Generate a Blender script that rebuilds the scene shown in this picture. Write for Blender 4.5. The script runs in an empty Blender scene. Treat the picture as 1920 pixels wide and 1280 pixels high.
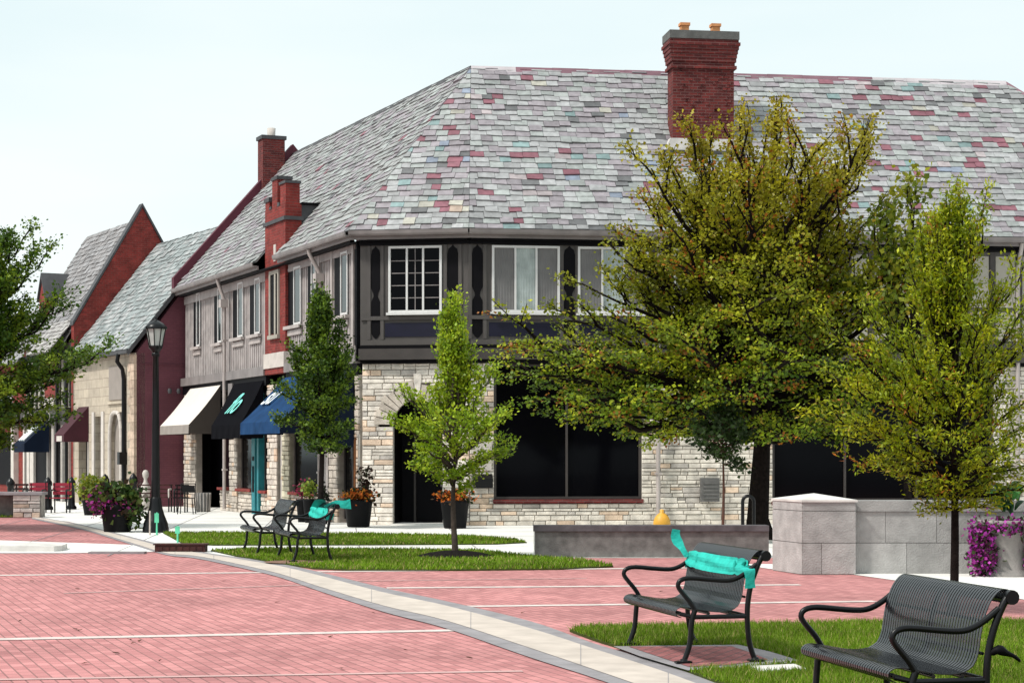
import bpy, math, random
import numpy as np
from mathutils import Vector, Matrix
R = math.radians
random.seed(7)
rng = np.random.default_rng(11)
C = bpy.context.scene.collection
scn = bpy.context.scene

# ---------------------------------------------------------------- camera
FPX, HZ, CH = 3600.0, 850.0, 1.7          # focal length in photo pixels, horizon row, eye height
cam = bpy.data.cameras.new('camera'); camo = bpy.data.objects.new('camera', cam); C.objects.link(camo)
camo.location = (0, 0, CH); camo.rotation_euler = (R(90), 0, 0)
cam.sensor_width = 36; cam.lens = FPX / 1920 * 36
cam.shift_y = (HZ - 640) / 1920
cam.clip_start = 0.1; cam.clip_end = 2000
scn.camera = camo

# ---------------------------------------------------------------- world, sun, exposure
SUN_EL, SUN_AZ = R(52), R(-120)            # azimuth measured from +Y towards +X: front left of the camera's back
world = bpy.data.worlds.new('World'); scn.world = world; world.use_nodes = True
nt = world.node_tree; nt.nodes.clear()
out = nt.nodes.new('ShaderNodeOutputWorld')
sky = nt.nodes.new('ShaderNodeTexSky'); sky.sky_type = 'NISHITA'; sky.sun_disc = False
sky.sun_elevation = SUN_EL; sky.sun_rotation = SUN_AZ
b1 = nt.nodes.new('ShaderNodeBackground'); b1.inputs[1].default_value = 0.10
nt.links.new(sky.outputs[0], b1.inputs[0])
tc = nt.nodes.new('ShaderNodeTexCoord'); mp = nt.nodes.new('ShaderNodeMapping'); mp.inputs['Scale'].default_value = (1.2, 1.2, 5)
nz = nt.nodes.new('ShaderNodeTexNoise'); nz.inputs['Scale'].default_value = 1.6; nz.inputs['Detail'].default_value = 5
cr = nt.nodes.new('ShaderNodeValToRGB')
cr.color_ramp.elements[0].position = .35; cr.color_ramp.elements[0].color = (0.66, 0.775, 0.79, 1)
cr.color_ramp.elements[1].position = .68; cr.color_ramp.elements[1].color = (0.80, 0.86, 0.85, 1)
b2 = nt.nodes.new('ShaderNodeBackground'); b2.inputs[1].default_value = 0.92
nt.links.new(tc.outputs['Generated'], mp.inputs[0]); nt.links.new(mp.outputs[0], nz.inputs[0])
nt.links.new(nz.outputs[0], cr.inputs[0]); nt.links.new(cr.outputs[0], b2.inputs[0])
mx = nt.nodes.new('ShaderNodeMixShader'); mx.inputs[0].default_value = .93       # overcast cloud layer over the clear sky
nt.links.new(b1.outputs[0], mx.inputs[1]); nt.links.new(b2.outputs[0], mx.inputs[2]); nt.links.new(mx.outputs[0], out.inputs[0])
sl = bpy.data.lights.new('sun', 'SUN'); sl.energy = 2.7; sl.angle = R(7); sl.color = (1, .965, .9)
so = bpy.data.objects.new('sun', sl); C.objects.link(so)
sd = Vector((math.sin(SUN_AZ) * math.cos(SUN_EL), math.cos(SUN_AZ) * math.cos(SUN_EL), math.sin(SUN_EL)))
so.rotation_euler = sd.to_track_quat('Z', 'Y').to_euler(); so.location = (-20, -20, 40)
scn.view_settings.view_transform = 'Standard'; scn.view_settings.look = 'None'
scn.view_settings.exposure = 0.45; scn.view_settings.gamma = 1.0
scn.render.resolution_x = 1024; scn.render.resolution_y = 682

# ---------------------------------------------------------------- measuring helpers (photo pixel -> place)
def G(px, py, z=0.0):
    d = FPX * (CH - z) / (py - HZ); return ((px - 960) / FPX * d, d)
def X(px, d): return (px - 960) / FPX * d
def Z(py, d): return CH + (HZ - py) / FPX * d

# ---------------------------------------------------------------- materials
MATS = {}
def _mat(name):
    m = bpy.data.materials.new(name); m.use_nodes = True
    b = m.node_tree.nodes['Principled BSDF']; MATS[name] = m
    return m, m.node_tree, b
def lum(c, k): return tuple(max(0, min(1, v * k)) for v in c[:3]) + (1,)
def plain(name, col, rough=.6, var=.25, scale=6, bump=.1, metal=0, spec=.5, bscale=None, detail=6):
    m, t, b = _mat(name)
    tcn = t.nodes.new('ShaderNodeTexCoord'); n = t.nodes.new('ShaderNodeTexNoise')
    n.inputs['Scale'].default_value = scale; n.inputs['Detail'].default_value = detail
    t.links.new(tcn.outputs['Object'], n.inputs['Vector'])
    r = t.nodes.new('ShaderNodeValToRGB'); r.color_ramp.elements[0].position = .3; r.color_ramp.elements[1].position = .7
    r.color_ramp.elements[0].color = lum(col, 1 - var); r.color_ramp.elements[1].color = lum(col, 1 + var * .6)
    t.links.new(n.outputs[0], r.inputs[0]); t.links.new(r.outputs[0], b.inputs['Base Color'])
    b.inputs['Roughness'].default_value = rough; b.inputs['Metallic'].default_value = metal
    b.inputs['Specular IOR Level'].default_value = spec
    if bump:
        n2 = t.nodes.new('ShaderNodeTexNoise'); n2.inputs['Scale'].default_value = bscale or scale * 6; n2.inputs['Detail'].default_value = 5
        t.links.new(tcn.outputs['Object'], n2.inputs['Vector'])
        bp = t.nodes.new('ShaderNodeBump'); bp.inputs['Strength'].default_value = bump; bp.inputs['Distance'].default_value = .02
        t.links.new(n2.outputs[0], bp.inputs['Height']); t.links.new(bp.outputs[0], b.inputs['Normal'])
    return m
def colored(name, rough=.7, var=.25, scale=9, bump=.3, spec=.4, bscale=30, trans=0):
    """colour from the per-face attribute 'Col', mottled by noise"""
    m, t, b = _mat(name)
    a = t.nodes.new('ShaderNodeAttribute'); a.attribute_name = 'Col'
    tcn = t.nodes.new('ShaderNodeTexCoord'); n = t.nodes.new('ShaderNodeTexNoise')
    n.inputs['Scale'].default_value = scale; n.inputs['Detail'].default_value = 6
    t.links.new(tcn.outputs['Object'], n.inputs['Vector'])
    mr = t.nodes.new('ShaderNodeMapRange'); mr.inputs[1].default_value = .3; mr.inputs[2].default_value = .7
    mr.inputs[3].default_value = 1 - var; mr.inputs[4].default_value = 1 + var * .7
    t.links.new(n.outputs[0], mr.inputs[0])
    v = t.nodes.new('ShaderNodeVectorMath'); v.operation = 'SCALE'
    t.links.new(a.outputs['Color'], v.inputs[0]); t.links.new(mr.outputs[0], v.inputs['Scale'])
    t.links.new(v.outputs[0], b.inputs['Base Color'])
    b.inputs['Roughness'].default_value = rough; b.inputs['Specular IOR Level'].default_value = spec
    if bump:
        n2 = t.nodes.new('ShaderNodeTexNoise'); n2.inputs['Scale'].default_value = bscale; n2.inputs['Detail'].default_value = 4
        t.links.new(tcn.outputs['Object'], n2.inputs['Vector'])
        bp = t.nodes.new('ShaderNodeBump'); bp.inputs['Strength'].default_value = bump; bp.inputs['Distance'].default_value = .02
        t.links.new(n2.outputs[0], bp.inputs['Height']); t.links.new(bp.outputs[0], b.inputs['Normal'])
    if trans:
        o = t.nodes['Material Output']; tr = t.nodes.new('ShaderNodeBsdfTranslucent'); ms = t.nodes.new('ShaderNodeMixShader')
        ms.inputs[0].default_value = trans
        t.links.new(v.outputs[0], tr.inputs[0]); t.links.new(b.outputs[0], ms.inputs[1]); t.links.new(tr.outputs[0], ms.inputs[2])
        t.links.new(ms.outputs[0], o.inputs[0])
    return m
def brick(name, c1, c2, mortar, bw=.21, bh=.072, ms=.010, rough=.85, var=.35, nscale=2.5, rot=0, bump=.5, offset=.5, bias=0, speck=None):
    m, t, b = _mat(name)
    uv = t.nodes.new('ShaderNodeUVMap'); uv.uv_map = 'UVMap'
    mp = t.nodes.new('ShaderNodeMapping'); mp.inputs['Rotation'].default_value = (0, 0, rot)
    t.links.new(uv.outputs[0], mp.inputs[0])
    k = t.nodes.new('ShaderNodeTexBrick'); k.offset = offset
    for q, c in (('Color1', c1), ('Color2', c2), ('Mortar', mortar)): k.inputs[q].default_value = lum(c, 1)
    k.inputs['Scale'].default_value = 1; k.inputs['Brick Width'].default_value = bw; k.inputs['Row Height'].default_value = bh
    k.inputs['Mortar Size'].default_value = ms; k.inputs['Mortar Smooth'].default_value = .3; k.inputs['Bias'].default_value = bias
    t.links.new(mp.outputs[0], k.inputs['Vector'])
    n = t.nodes.new('ShaderNodeTexNoise'); n.inputs['Scale'].default_value = nscale; n.inputs['Detail'].default_value = 7; n.inputs['Roughness'].default_value = .65
    t.links.new(mp.outputs[0], n.inputs['Vector'])
    mr = t.nodes.new('ShaderNodeMapRange'); mr.inputs[1].default_value = .3; mr.inputs[2].default_value = .7
    mr.inputs[3].default_value = 1 - var; mr.inputs[4].default_value = 1 + var * .5
    t.links.new(n.outputs[0], mr.inputs[0])
    v = t.nodes.new('ShaderNodeVectorMath'); v.operation = 'SCALE'
    t.links.new(k.outputs[0], v.inputs[0]); t.links.new(mr.outputs[0], v.inputs['Scale'])
    last = v.outputs[0]
    if speck:
        n3 = t.nodes.new('ShaderNodeTexNoise'); n3.inputs['Scale'].default_value = 14; n3.inputs['Detail'].default_value = 3
        t.links.new(mp.outputs[0], n3.inputs['Vector'])
        r3 = t.nodes.new('ShaderNodeMapRange'); r3.inputs[1].default_value = .62; r3.inputs[2].default_value = .7
        t.links.new(n3.outputs[0], r3.inputs[0])
        mxn = t.nodes.new('ShaderNodeMix'); mxn.data_type = 'RGBA'; mxn.inputs[7].default_value = lum(speck, 1)
        t.links.new(r3.outputs[0], mxn.inputs[0]); t.links.new(last, mxn.inputs[6]); last = mxn.outputs[2]
    t.links.new(last, b.inputs['Base Color'])
    b.inputs['Roughness'].default_value = rough; b.inputs['Specular IOR Level'].default_value = .3
    bp = t.nodes.new('ShaderNodeBump'); bp.inputs['Strength'].default_value = bump; bp.inputs['Distance'].default_value = .008; bp.invert = True
    t.links.new(k.outputs['Fac'], bp.inputs['Height']); t.links.new(bp.outputs[0], b.inputs['Normal'])
    return m

M_slate = colored('slate', .62, .22, 7, .35, .45)
M_stone = colored('limestone', .85, .28, 5, .6, .25, 22)
M_leaf = colored('leaf', .5, .15, 3, 0, .35, trans=.38)
M_grass = colored('grass_blade', .6, .2, 2, 0, .2, trans=.25)
M_petal = colored('petal', .6, .15, 8, 0, .3, trans=.2)
M_brick = brick('red_brick', (.19, .030, .026), (.085, .015, .015), (.15, .07, .065), speck=(.07, .02, .02))
M_brick2 = brick('red_brick_far', (.28, .036, .030), (.17, .024, .02), (.20, .06, .05), bw=.22, bh=.075, var=.4)
M_purple = brick('painted_brick', (.150, .050, .066), (.132, .044, .060), (.112, .038, .052), ms=.006, var=.18, nscale=.8, bump=.25)
M_paver = brick('clay_paver', (.58, .25, .245), (.42, .168, .168), (.26, .125, .12), bw=.21, bh=.105, ms=.008, var=.27, nscale=.55, rot=R(-110.7), bump=.35, rough=.9)
M_conc = plain('concrete', (.60, .575, .54), .9, .16, 1.3, .15, bscale=40, spec=.2)
M_walk = plain('pale_sidewalk', (.74, .72, .685), .9, .09, .5, .1, bscale=30, spec=.2)
M_band = plain('beige_concrete', (.54, .465, .41), .9, .16, 3.0, .12, spec=.2)
M_grey = plain('grey_edging', (.28, .26, .27), .9, .2, 4, .15, spec=.2)
M_pier = plain('cast_stone', (.37, .345, .335), .9, .32, 2.6, .35, bscale=30, spec=.2)
M_capw = plain('pale_cap_stone', (.62, .59, .56), .9, .2, 3, .2, spec=.2)
M_low = plain('stained_concrete', (.175, .168, .16), .9, .35, 7, .3, spec=.2)
M_lowcap = plain('dark_concrete_cap', (.11, .098, .105), .9, .4, 4, .2, spec=.2)
M_soil = plain('soil', (.05, .065, .015), .95, .3, 8, .3, spec=.1)
M_mulch = plain('mulch', (.012, .009, .008), .95, .5, 18, .8, spec=.1)
M_asph = plain('asphalt', (.08, .08, .085), .95, .2, 5, .2, spec=.2)
M_trim = plain('brown_grey_paint', (.072, .063, .059), .6, .14, 3, .08)
M_beam = plain('beam_paint', (.046, .038, .035), .6, .2, 3, .08)
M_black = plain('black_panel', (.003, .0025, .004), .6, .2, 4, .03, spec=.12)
M_navyp = plain('navy_panel', (.007, .007, .022), .5, .2, 4, .03, spec=.3)
M_white = plain('white_window_paint', (.66, .65, .64), .45, .06, 4, .02)
M_cream = plain('cream_stucco', (.36, .335, .285), .85, .12, 2, .12)
M_siding = plain('weathered_siding', (.37, .335, .325), .8, .25, 3, .15)
M_dspout = plain('downspout_paint', (.42, .37, .35), .5, .2, 3, .05)
M_gutter = plain('gutter_paint', (.22, .195, .19), .5, .3, 2, .05)
M_glass = plain('dark_glass', (.002, .002, .003), .08, .2, .6, 0, spec=.07)
M_glass2 = plain('reflecting_glass', (.02, .03, .03), .06, .5, .6, 0, spec=.6)
M_curt = plain('grey_curtain', (.16, .155, .155), .9, .15, 3, .2)
M_curtl = plain('pale_curtain', (.37, .42, .41), .9, .25, 4, .3)
M_metal = plain('black_painted_metal', (.003, .003, .004), .34, .3, 9, .03, spec=.3)
M_slat = plain('dark_slat_metal', (.004, .005, .008), .24, .3, 9, .02, spec=.8)
M_bark = plain('bark', (.014, .010, .009), .95, .5, 14, .8, spec=.1)
M_barkl = plain('grey_bark', (.075, .058, .048), .95, .4, 14, .7, spec=.1)
M_teal = plain('teal_fabric', (.03, .46, .385), .85, .22, 9, .5, bscale=30, spec=.15)
M_teald = plain('teal_paint', (.015, .19, .22), .5, .15, 5, .05)
M_mint = plain('mint_stake_paint', (.12, .60, .36), .6, .2, 9, .05)
M_pinkst = plain('pale_stake', (.50, .42, .38), .7, .2, 9, .05)
M_creamaw = plain('cream_canvas', (.66, .60, .55), .85, .06, 3, .1)
M_brownaw = plain('brown_canvas', (.048, .037, .030), .85, .12, 3, .1)
M_greyval = plain('grey_canvas', (.27, .235, .21), .85, .1, 3, .1)
M_blackaw = plain('black_canvas', (.004, .004, .006), .95, .2, 3, .1, spec=.05)
M_blueaw = plain('blue_canvas', (.012, .048, .13), .9, .3, 2.5, .15, spec=.1)
M_navyaw = plain('navy_canvas', (.008, .014, .03), .9, .2, 2, .15, spec=.1)
M_burg = plain('burgundy_canvas', (.05, .008, .016), .9, .2, 2, .15)
M_signt = plain('aqua_lettering', (.20, .70, .62), .6, .05, 5, 0)
M_signw = plain('white_lettering', (.75, .80, .80), .6, .05, 5, 0)
M_yellow = plain('yellow_hydrant_paint', (.66, .33, .03), .5, .15, 8, .05)
M_terra = plain('terracotta', (.62, .27, .11), .85, .2, 8, .15)
M_capg = plain('grey_chimney_cap', (.12, .12, .115), .9, .3, 5, .3)
M_rust = plain('rusty_iron', (.055, .010, .008), .8, .5, 12, .3)
M_ridge = plain('maroon_ridge_metal', (.22, .11, .14), .6, .3, 2, .1)
M_ridgel = plain('pale_ridge_metal', (.55, .50, .52), .6, .15, 2, .1)
M_maroon = plain('maroon_parapet_paint', (.085, .008, .022), .7, .15, 2, .1)
M_whites = plain('white_stone_block', (.55, .50, .46), .85, .15, 4, .2)
M_red = plain('red_seat_plastic', (.30, .012, .035), .5, .2, 5, .03)
M_lampg = plain('frosted_lamp_glass', (.42, .44, .42), .25, .15, 6, .02)
M_lead = plain('lead_flashing', (.06, .06, .065), .7, .25, 4, .1)
M_greybox = plain('grey_metal_box', (.13, .125, .12), .7, .25, 7, .1)
M_orange = plain('orange_pole', (.28, .10, .03), .7, .2, 6, .05)
M_greenp = plain('planter_black', (.004, .004, .005), .6, .3, 5, .05, spec=.15)
M_pottan = plain('stone_planter', (.27, .25, .235), .9, .2, 5, .3)

# ---------------------------------------------------------------- mesh builder
class MB:
    def __init__(s): s.v = []; s.f = []; s.c = []; s.smooth = []
    def face(s, pts, col=(1, 1, 1), smooth=False):
        i = len(s.v); s.v.extend([tuple(p) for p in pts]); s.f.append(tuple(range(i, i + len(pts)))); s.c.append(col[:3]); s.smooth.append(smooth)
    def mesh(s, vs, fs, col=(1, 1, 1), smooth=False):
        i = len(s.v); s.v.extend([tuple(p) for p in vs])
        for f in fs: s.f.append(tuple(i + k for k in f)); s.c.append(col[:3]); s.smooth.append(smooth)
    def hexa(s, p, col=(1, 1, 1)):
        s.mesh(p, [(3, 2, 1, 0), (4, 5, 6, 7), (0, 1, 5, 4), (1, 2, 6, 5), (2, 3, 7, 6), (3, 0, 4, 7)], col)
    def box(s, x0, x1, y0, y1, z0, z1, col=(1, 1, 1)):
        s.hexa([(x0, y0, z0), (x1, y0, z0), (x1, y1, z0), (x0, y1, z0), (x0, y0, z1), (x1, y0, z1), (x1, y1, z1), (x0, y1, z1)], col)
    def prism(s, pts, off, col=(1, 1, 1)):
        """planar polygon pts extruded by vector off"""
        n = len(pts); a = [Vector(p) for p in pts]; b = [p + Vector(off) for p in a]
        s.mesh(a + b, [tuple(range(n))[::-1], tuple(range(n, 2 * n))] + [(i, (i + 1) % n, n + (i + 1) % n, n + i) for i in range(n)], col)
    def tube(s, pts, rad, seg=8, col=(1, 1, 1), cap=True, smooth=True):
        pts = [Vector(p) for p in pts]; n = len(pts)
        if not hasattr(rad, '__len__'): rad = [rad] * n
        vs = []; up = None
        for i, p in enumerate(pts):
            d = (pts[min(i + 1, n - 1)] - pts[max(i - 1, 0)])
            d = d.normalized() if d.length > 1e-9 else Vector((0, 0, 1))
            if up is None:
                up = d.orthogonal().normalized()
            else:
                up = (up - d * up.dot(d)); up = up.normalized() if up.length > 1e-6 else d.orthogonal().normalized()
            w = d.cross(up)
            for k in range(seg):
                a = 2 * math.pi * k / seg
                vs.append(p + (up * math.cos(a) + w * math.sin(a)) * rad[i])
        fs = []
        for i in range(n - 1):
            for k in range(seg):
                k2 = (k + 1) % seg
                fs.append((i * seg + k, i * seg + k2, (i + 1) * seg + k2, (i + 1) * seg + k))
        s.mesh(vs, fs, col, smooth)
        if cap:
            s.face([vs[k] for k in range(seg)][::-1], col); s.face([vs[(n - 1) * seg + k] for k in range(seg)], col)
    def lathe(s, cx, cy, prof, seg=16, col=(1, 1, 1), smooth=True, rot=0):
        """prof: (r,z) from bottom to top"""
        vs = []
        for r, z in prof:
            for k in range(seg):
                a = 2 * math.pi * k / seg + rot; vs.append((cx + r * math.cos(a), cy + r * math.sin(a), z))
        fs = []
        for i in range(len(prof) - 1):
            for k in range(seg):
                k2 = (k + 1) % seg; fs.append((i * seg + k, i * seg + k2, (i + 1) * seg + k2, (i + 1) * seg + k))
        s.mesh(vs, fs, col, smooth)
        if prof[0][0] > 1e-4: s.face(vs[:seg][::-1], col)
        if prof[-1][0] > 1e-4: s.face(vs[-seg:], col)
    def build(s, name, mat, parent=None, local=None):
        me = bpy.data.meshes.new(name)
        vs = s.v
        if local is not None: vs = [tuple(local @ Vector(p)) for p in vs]
        elif parent is not None:
            l = WLOC.get(parent.name, Vector((0, 0, 0))); vs = [(p[0] - l.x, p[1] - l.y, p[2] - l.z) for p in vs]
        me.from_pydata(vs, [], s.f)
        me.materials.append(mat)
        # UVs in metres, from each face's own plane (world axes)
        uvl = me.uv_layers.new(name='UVMap'); uv = np.zeros((len(me.loops), 2), 'f'); cc = np.ones((len(me.loops), 4), 'f')
        li = 0
        for fi, f in enumerate(s.f):
            a, b2_, c = (Vector(s.v[f[0]]), Vector(s.v[f[1]]), Vector(s.v[f[2]]))
            nn = (b2_ - a).cross(c - a)
            if nn.length < 1e-12: nn = Vector((0, 0, 1))
            nn.normalize()
            if abs(nn.z) > .95: t_ = Vector((1, 0, 0)); w_ = Vector((0, 1, 0))
            else: t_ = Vector((0, 0, 1)).cross(nn).normalized(); w_ = nn.cross(t_)
            for vi in f:
                p = Vector(s.v[vi]); uv[li] = (p.dot(t_), p.dot(w_)); cc[li, :3] = s.c[fi]; li += 1
        uvl.data.foreach_set('uv', uv.ravel())
        ca = me.color_attributes.new('Col', 'FLOAT_COLOR', 'CORNER'); ca.data.foreach_set('color', cc.ravel())
        me.polygons.foreach_set('use_smooth', np.array(s.smooth, dtype=bool))
        me.update()
        o = bpy.data.objects.new(name, me); C.objects.link(o)
        if parent is not None:
            o.parent = parent; WLOC[o.name] = WLOC.get(parent.name, Vector((0, 0, 0)))
        return o
WLOC = {}
def tag(o, label, cat, group=None, kind=None):
    o['label'] = label; o['category'] = cat
    if group: o['group'] = group
    if kind: o['kind'] = kind
    return o
def struct(o): o['kind'] = 'structure'; return o
def thing(name, label, cat, loc, group=None, rz=0):
    o = bpy.data.objects.new(name, None); C.objects.link(o); o.empty_display_size = .1
    o.location = loc; o.rotation_euler = (0, 0, rz); WLOC[o.name] = Vector(loc)
    return tag(o, label, cat, group)
def copy_tree(o, parent=None):
    c = o.copy(); C.objects.link(c)
    if parent: c.parent = parent
    for ch in list(o.children): copy_tree(ch, c)
    return c
class Fr:
    """facade frame: origin, horizontal direction u, outward normal n"""
    def __init__(s, o, u, n): s.o = Vector((o[0], o[1], 0)); s.u = Vector((u[0], u[1], 0)).normalized(); s.n = Vector((n[0], n[1], 0)).normalized()
    def p(s, u, n, z): return s.o + s.u * u + s.n * n + Vector((0, 0, z))
    def box(s, mb, u0, u1, n0, n1, z0, z1, col=(1, 1, 1)):
        mb.hexa([s.p(u0, n0, z0), s.p(u1, n0, z0), s.p(u1, n1, z0), s.p(u0, n1, z0), s.p(u0, n0, z1), s.p(u1, n0, z1), s.p(u1, n1, z1), s.p(u0, n1, z1)], col)
    def U(s, px, n=0.0):
        """distance along u where photo column px meets this facade"""
        r = (px - 960) / FPX; o = s.o + s.n * n
        return (r * o.y - o.x) / (s.u.x - r * s.u.y)
    def Zp(s, px, py, n=0.0):
        return Z(py, s.p(s.U(px, n), n, 0).y)
def clip(poly, cp):
    """Sutherland-Hodgman: poly clipped by convex CCW polygon cp (2-D)"""
    outp = poly
    for i in range(len(cp)):
        a = cp[i]; b = cp[(i + 1) % len(cp)]; inp = outp; outp = []
        if not inp: return []
        def side(p): return (b[0] - a[0]) * (p[1] - a[1]) - (b[1] - a[1]) * (p[0] - a[0])
        for j in range(len(inp)):
            p = inp[j]; q = inp[(j + 1) % len(inp)]; sp = side(p); sq = side(q)
            if sp >= 0: outp.append(p)
            if (sp >= 0) != (sq >= 0):
                t = sp / (sp - sq); outp.append((p[0] + (q[0] - p[0]) * t, p[1] + (q[1] - p[1]) * t))
    return outp
def slates(mb, corners, exp, w, pal, excl=(), seed=1):
    """real overlapping slates on the roof plane given by corners (first two = eave, left to right seen from outside)"""
    rd = random.Random(seed)
    P0 = Vector(corners[0]); e = (Vector(corners[1]) - P0).normalized(); nn = e.cross(Vector(corners[2]) - P0).normalized()
    if nn.z < 0: nn = -nn
    s = nn.cross(e).normalized()
    if s.z < 0: s = -s
    poly = [((Vector(c) - P0).dot(e), (Vector(c) - P0).dot(s)) for c in corners]
    ar = sum(poly[i][0] * poly[(i + 1) % len(poly)][1] - poly[(i + 1) % len(poly)][0] * poly[i][1] for i in range(len(poly)))
    cp = poly if ar > 0 else poly[::-1]
    under = [cp]
    for q in excl: under = [clip([(-99, -9), (q[0], -9), (q[0], 99), (-99, 99)], cp), clip([(q[1], -9), (99, -9), (99, 99), (q[1], 99)], cp), clip([(q[0], q[3] - .1), (q[1], q[3] - .1), (q[1], 99), (q[0], 99)], cp)]
    for uq in under: mb.face([P0 + e * a + s * b for a, b in uq], (.12, .12, .13))
    x0 = min(p[0] for p in cp); x1 = max(p[0] for p in cp); sm = max(p[1] for p in cp)
    j = 0; y = -.03
    while y < sm:
        x = x0 - rd.random() * w
        while x < x1:
            ww = w * rd.uniform(.72, 1.3); drop = rd.uniform(-.028, .022) * exp / .2; lift = rd.uniform(0, .022) + (.015 if rd.random() < .06 else 0)
            a, b = x + .004, x + ww - .004; x += ww
            cx, cy = (a + b) / 2, y + exp / 2
            if any(q[0] < cx < q[1] and q[2] < cy < q[3] for q in excl): continue
            tw = rd.uniform(-.014, .014)
            q = clip([(a, y + drop - tw), (b, y + drop + tw), (b, y + exp * 1.12), (a, y + exp * 1.12)], cp)
            if len(q) < 3: continue
            col = pal(rd, cx / max(x1, .1), cy / sm)
            h = lambda v: .034 + lift - (v - y) / exp * .022
            top = [P0 + e * u_ + s * v_ + nn * h(v_) for u_, v_ in q]
            bot = [P0 + e * u_ + s * v_ + nn * .001 for u_, v_ in q]
            m = len(q); mb.face(top, col)
            for k in range(m): mb.face([bot[k], bot[(k + 1) % m], top[(k + 1) % m], top[k]], tuple(c * .8 for c in col))
        y += exp; j += 1
def rubble(mb, F, u0, u1, z0, z1, n0=0.0, holes=(), seed=3, base=(.60, .53, .46), hmin=.07, hmax=.155, circ=None, thick=.06, backing=True, dark=.5):
    """coursed random rubble as real stones; holes = (u0,u1,z0,z1)"""
    rd = random.Random(seed); z = z0
    while z < z1 - .02:
        h = rd.uniform(hmin, hmax); 
        if z + h > z1 - .06: h = z1 - z
        ze = z + h; iv = [(u0, u1)]; zm = z + h / 2
        for q in holes:
            if q[2] < ze - .02 and q[3] > z + .02:
                nv = []
                for a, b in iv:
                    if q[1] <= a or q[0] >= b: nv.append((a, b)); continue
                    if q[0] > a: nv.append((a, q[0]))
                    if q[1] < b: nv.append((q[1], b))
                iv = nv
        if circ:
            cu, cz, cr_ = circ
            if abs(zm - cz) < cr_ and zm > cz:
                hw = math.sqrt(cr_ ** 2 - (zm - cz) ** 2); nv = []
                for a, b in iv:
                    if cu + hw <= a or cu - hw >= b: nv.append((a, b)); continue
                    if cu - hw > a: nv.append((a, cu - hw))
                    if cu + hw < b: nv.append((cu + hw, b))
                iv = nv
        for a, b in iv:
            if b - a < .03: continue
            x = a
            while x < b - .01:
                w = rd.uniform(.16, .52); 
                if x + w > b - .1: w = b - x
                split = rd.random() < .16 and h > .14
                for (za, zb) in ([(z, z + h * .5), (z + h * .5, ze)] if split else [(z, ze)]):
                    k = rd.uniform(.76, 1.1); tnt = rd.random()
                    c = [base[0] * k, base[1] * k, base[2] * k]
                    if tnt < .12: c = [c[0] * 1.0, c[1] * .84, c[2] * .72]
                    elif tnt < .2: c = [c[0] * .72, c[1] * .72, c[2] * .74]
                    g = .007; t = n0 + thick * rd.uniform(.55, 1.0); j = lambda: rd.uniform(-.006, .006)
                    A = [F.p(x + g, n0 - .01, za + g), F.p(x + w - g, n0 - .01, za + g), F.p(x + w - g, n0 - .01, zb - g), F.p(x + g, n0 - .01, zb - g)]
                    ch = .012
                    B = [F.p(x + g + ch + j(), t, za + g + ch + j()), F.p(x + w - g - ch + j(), t, za + g + ch + j()), F.p(x + w - g - ch + j(), t, zb - g - ch + j()), F.p(x + g + ch + j(), t, zb - g - ch + j())]
                    M_ = [Vector(B[i]).lerp(A[i], .3) for i in range(4)]
                    M_ = [F.p(*q) for q in ((x + g, t - ch, za + g), (x + w - g, t - ch, za + g), (x + w - g, t - ch, zb - g), (x + g, t - ch, zb - g))]
                    mb.face(B, c)
                    for i in range(4):
                        i2 = (i + 1) % 4
                        mb.face([M_[i], M_[i2], B[i2], B[i]], c); mb.face([A[i], A[i2], M_[i2], M_[i]], [v * .8 for v in c])
                x += w
        if backing:
            for a, b in iv: F.box(mb, a, b, n0 - .08, n0, z, ze, [v * dark for v in base])
        z = ze
def boxes(Fm, name, mat, parent, L):
    for q in L:
        m = MB(); Fm.box(m, *q); m.build(name, mat, parent)
def seg_inter(F1, n1, F2, n2):
    """plan intersection of the two facade lines moved outward by n1 / n2"""
    a = F1.n.dot(F1.o) + n1; b = F2.n.dot(F2.o) + n2
    det = F1.n.x * F2.n.y - F1.n.y * F2.n.x
    return Vector(((a * F2.n.y - F1.n.y * b) / det, (F1.n.x * b - a * F2.n.x) / det, 0))
# ================================================================ MAIN CORNER BUILDING
FF = Fr((-1.0, 45.3), (.9898, .1423), (.1423, -.9898))
FC = Fr((-1.0, 45.3), (-.985, .174), (-.174, -.985))
D0 = FC.p(2.6, 0, 0)
FL = Fr((D0.x, D0.y), (-.397, .918), (-.918, -.397))
LL = 17.35; LF = 19.0                       # facade lengths (left wing, front)
PIT, OV, ZE = 1.15, .40, 6.95
bld = thing('corner_building', 'large corner shop building with multicoloured slate roof, brown half timbering and pale stone base', 'building', (-1, 47, 0))

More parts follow.
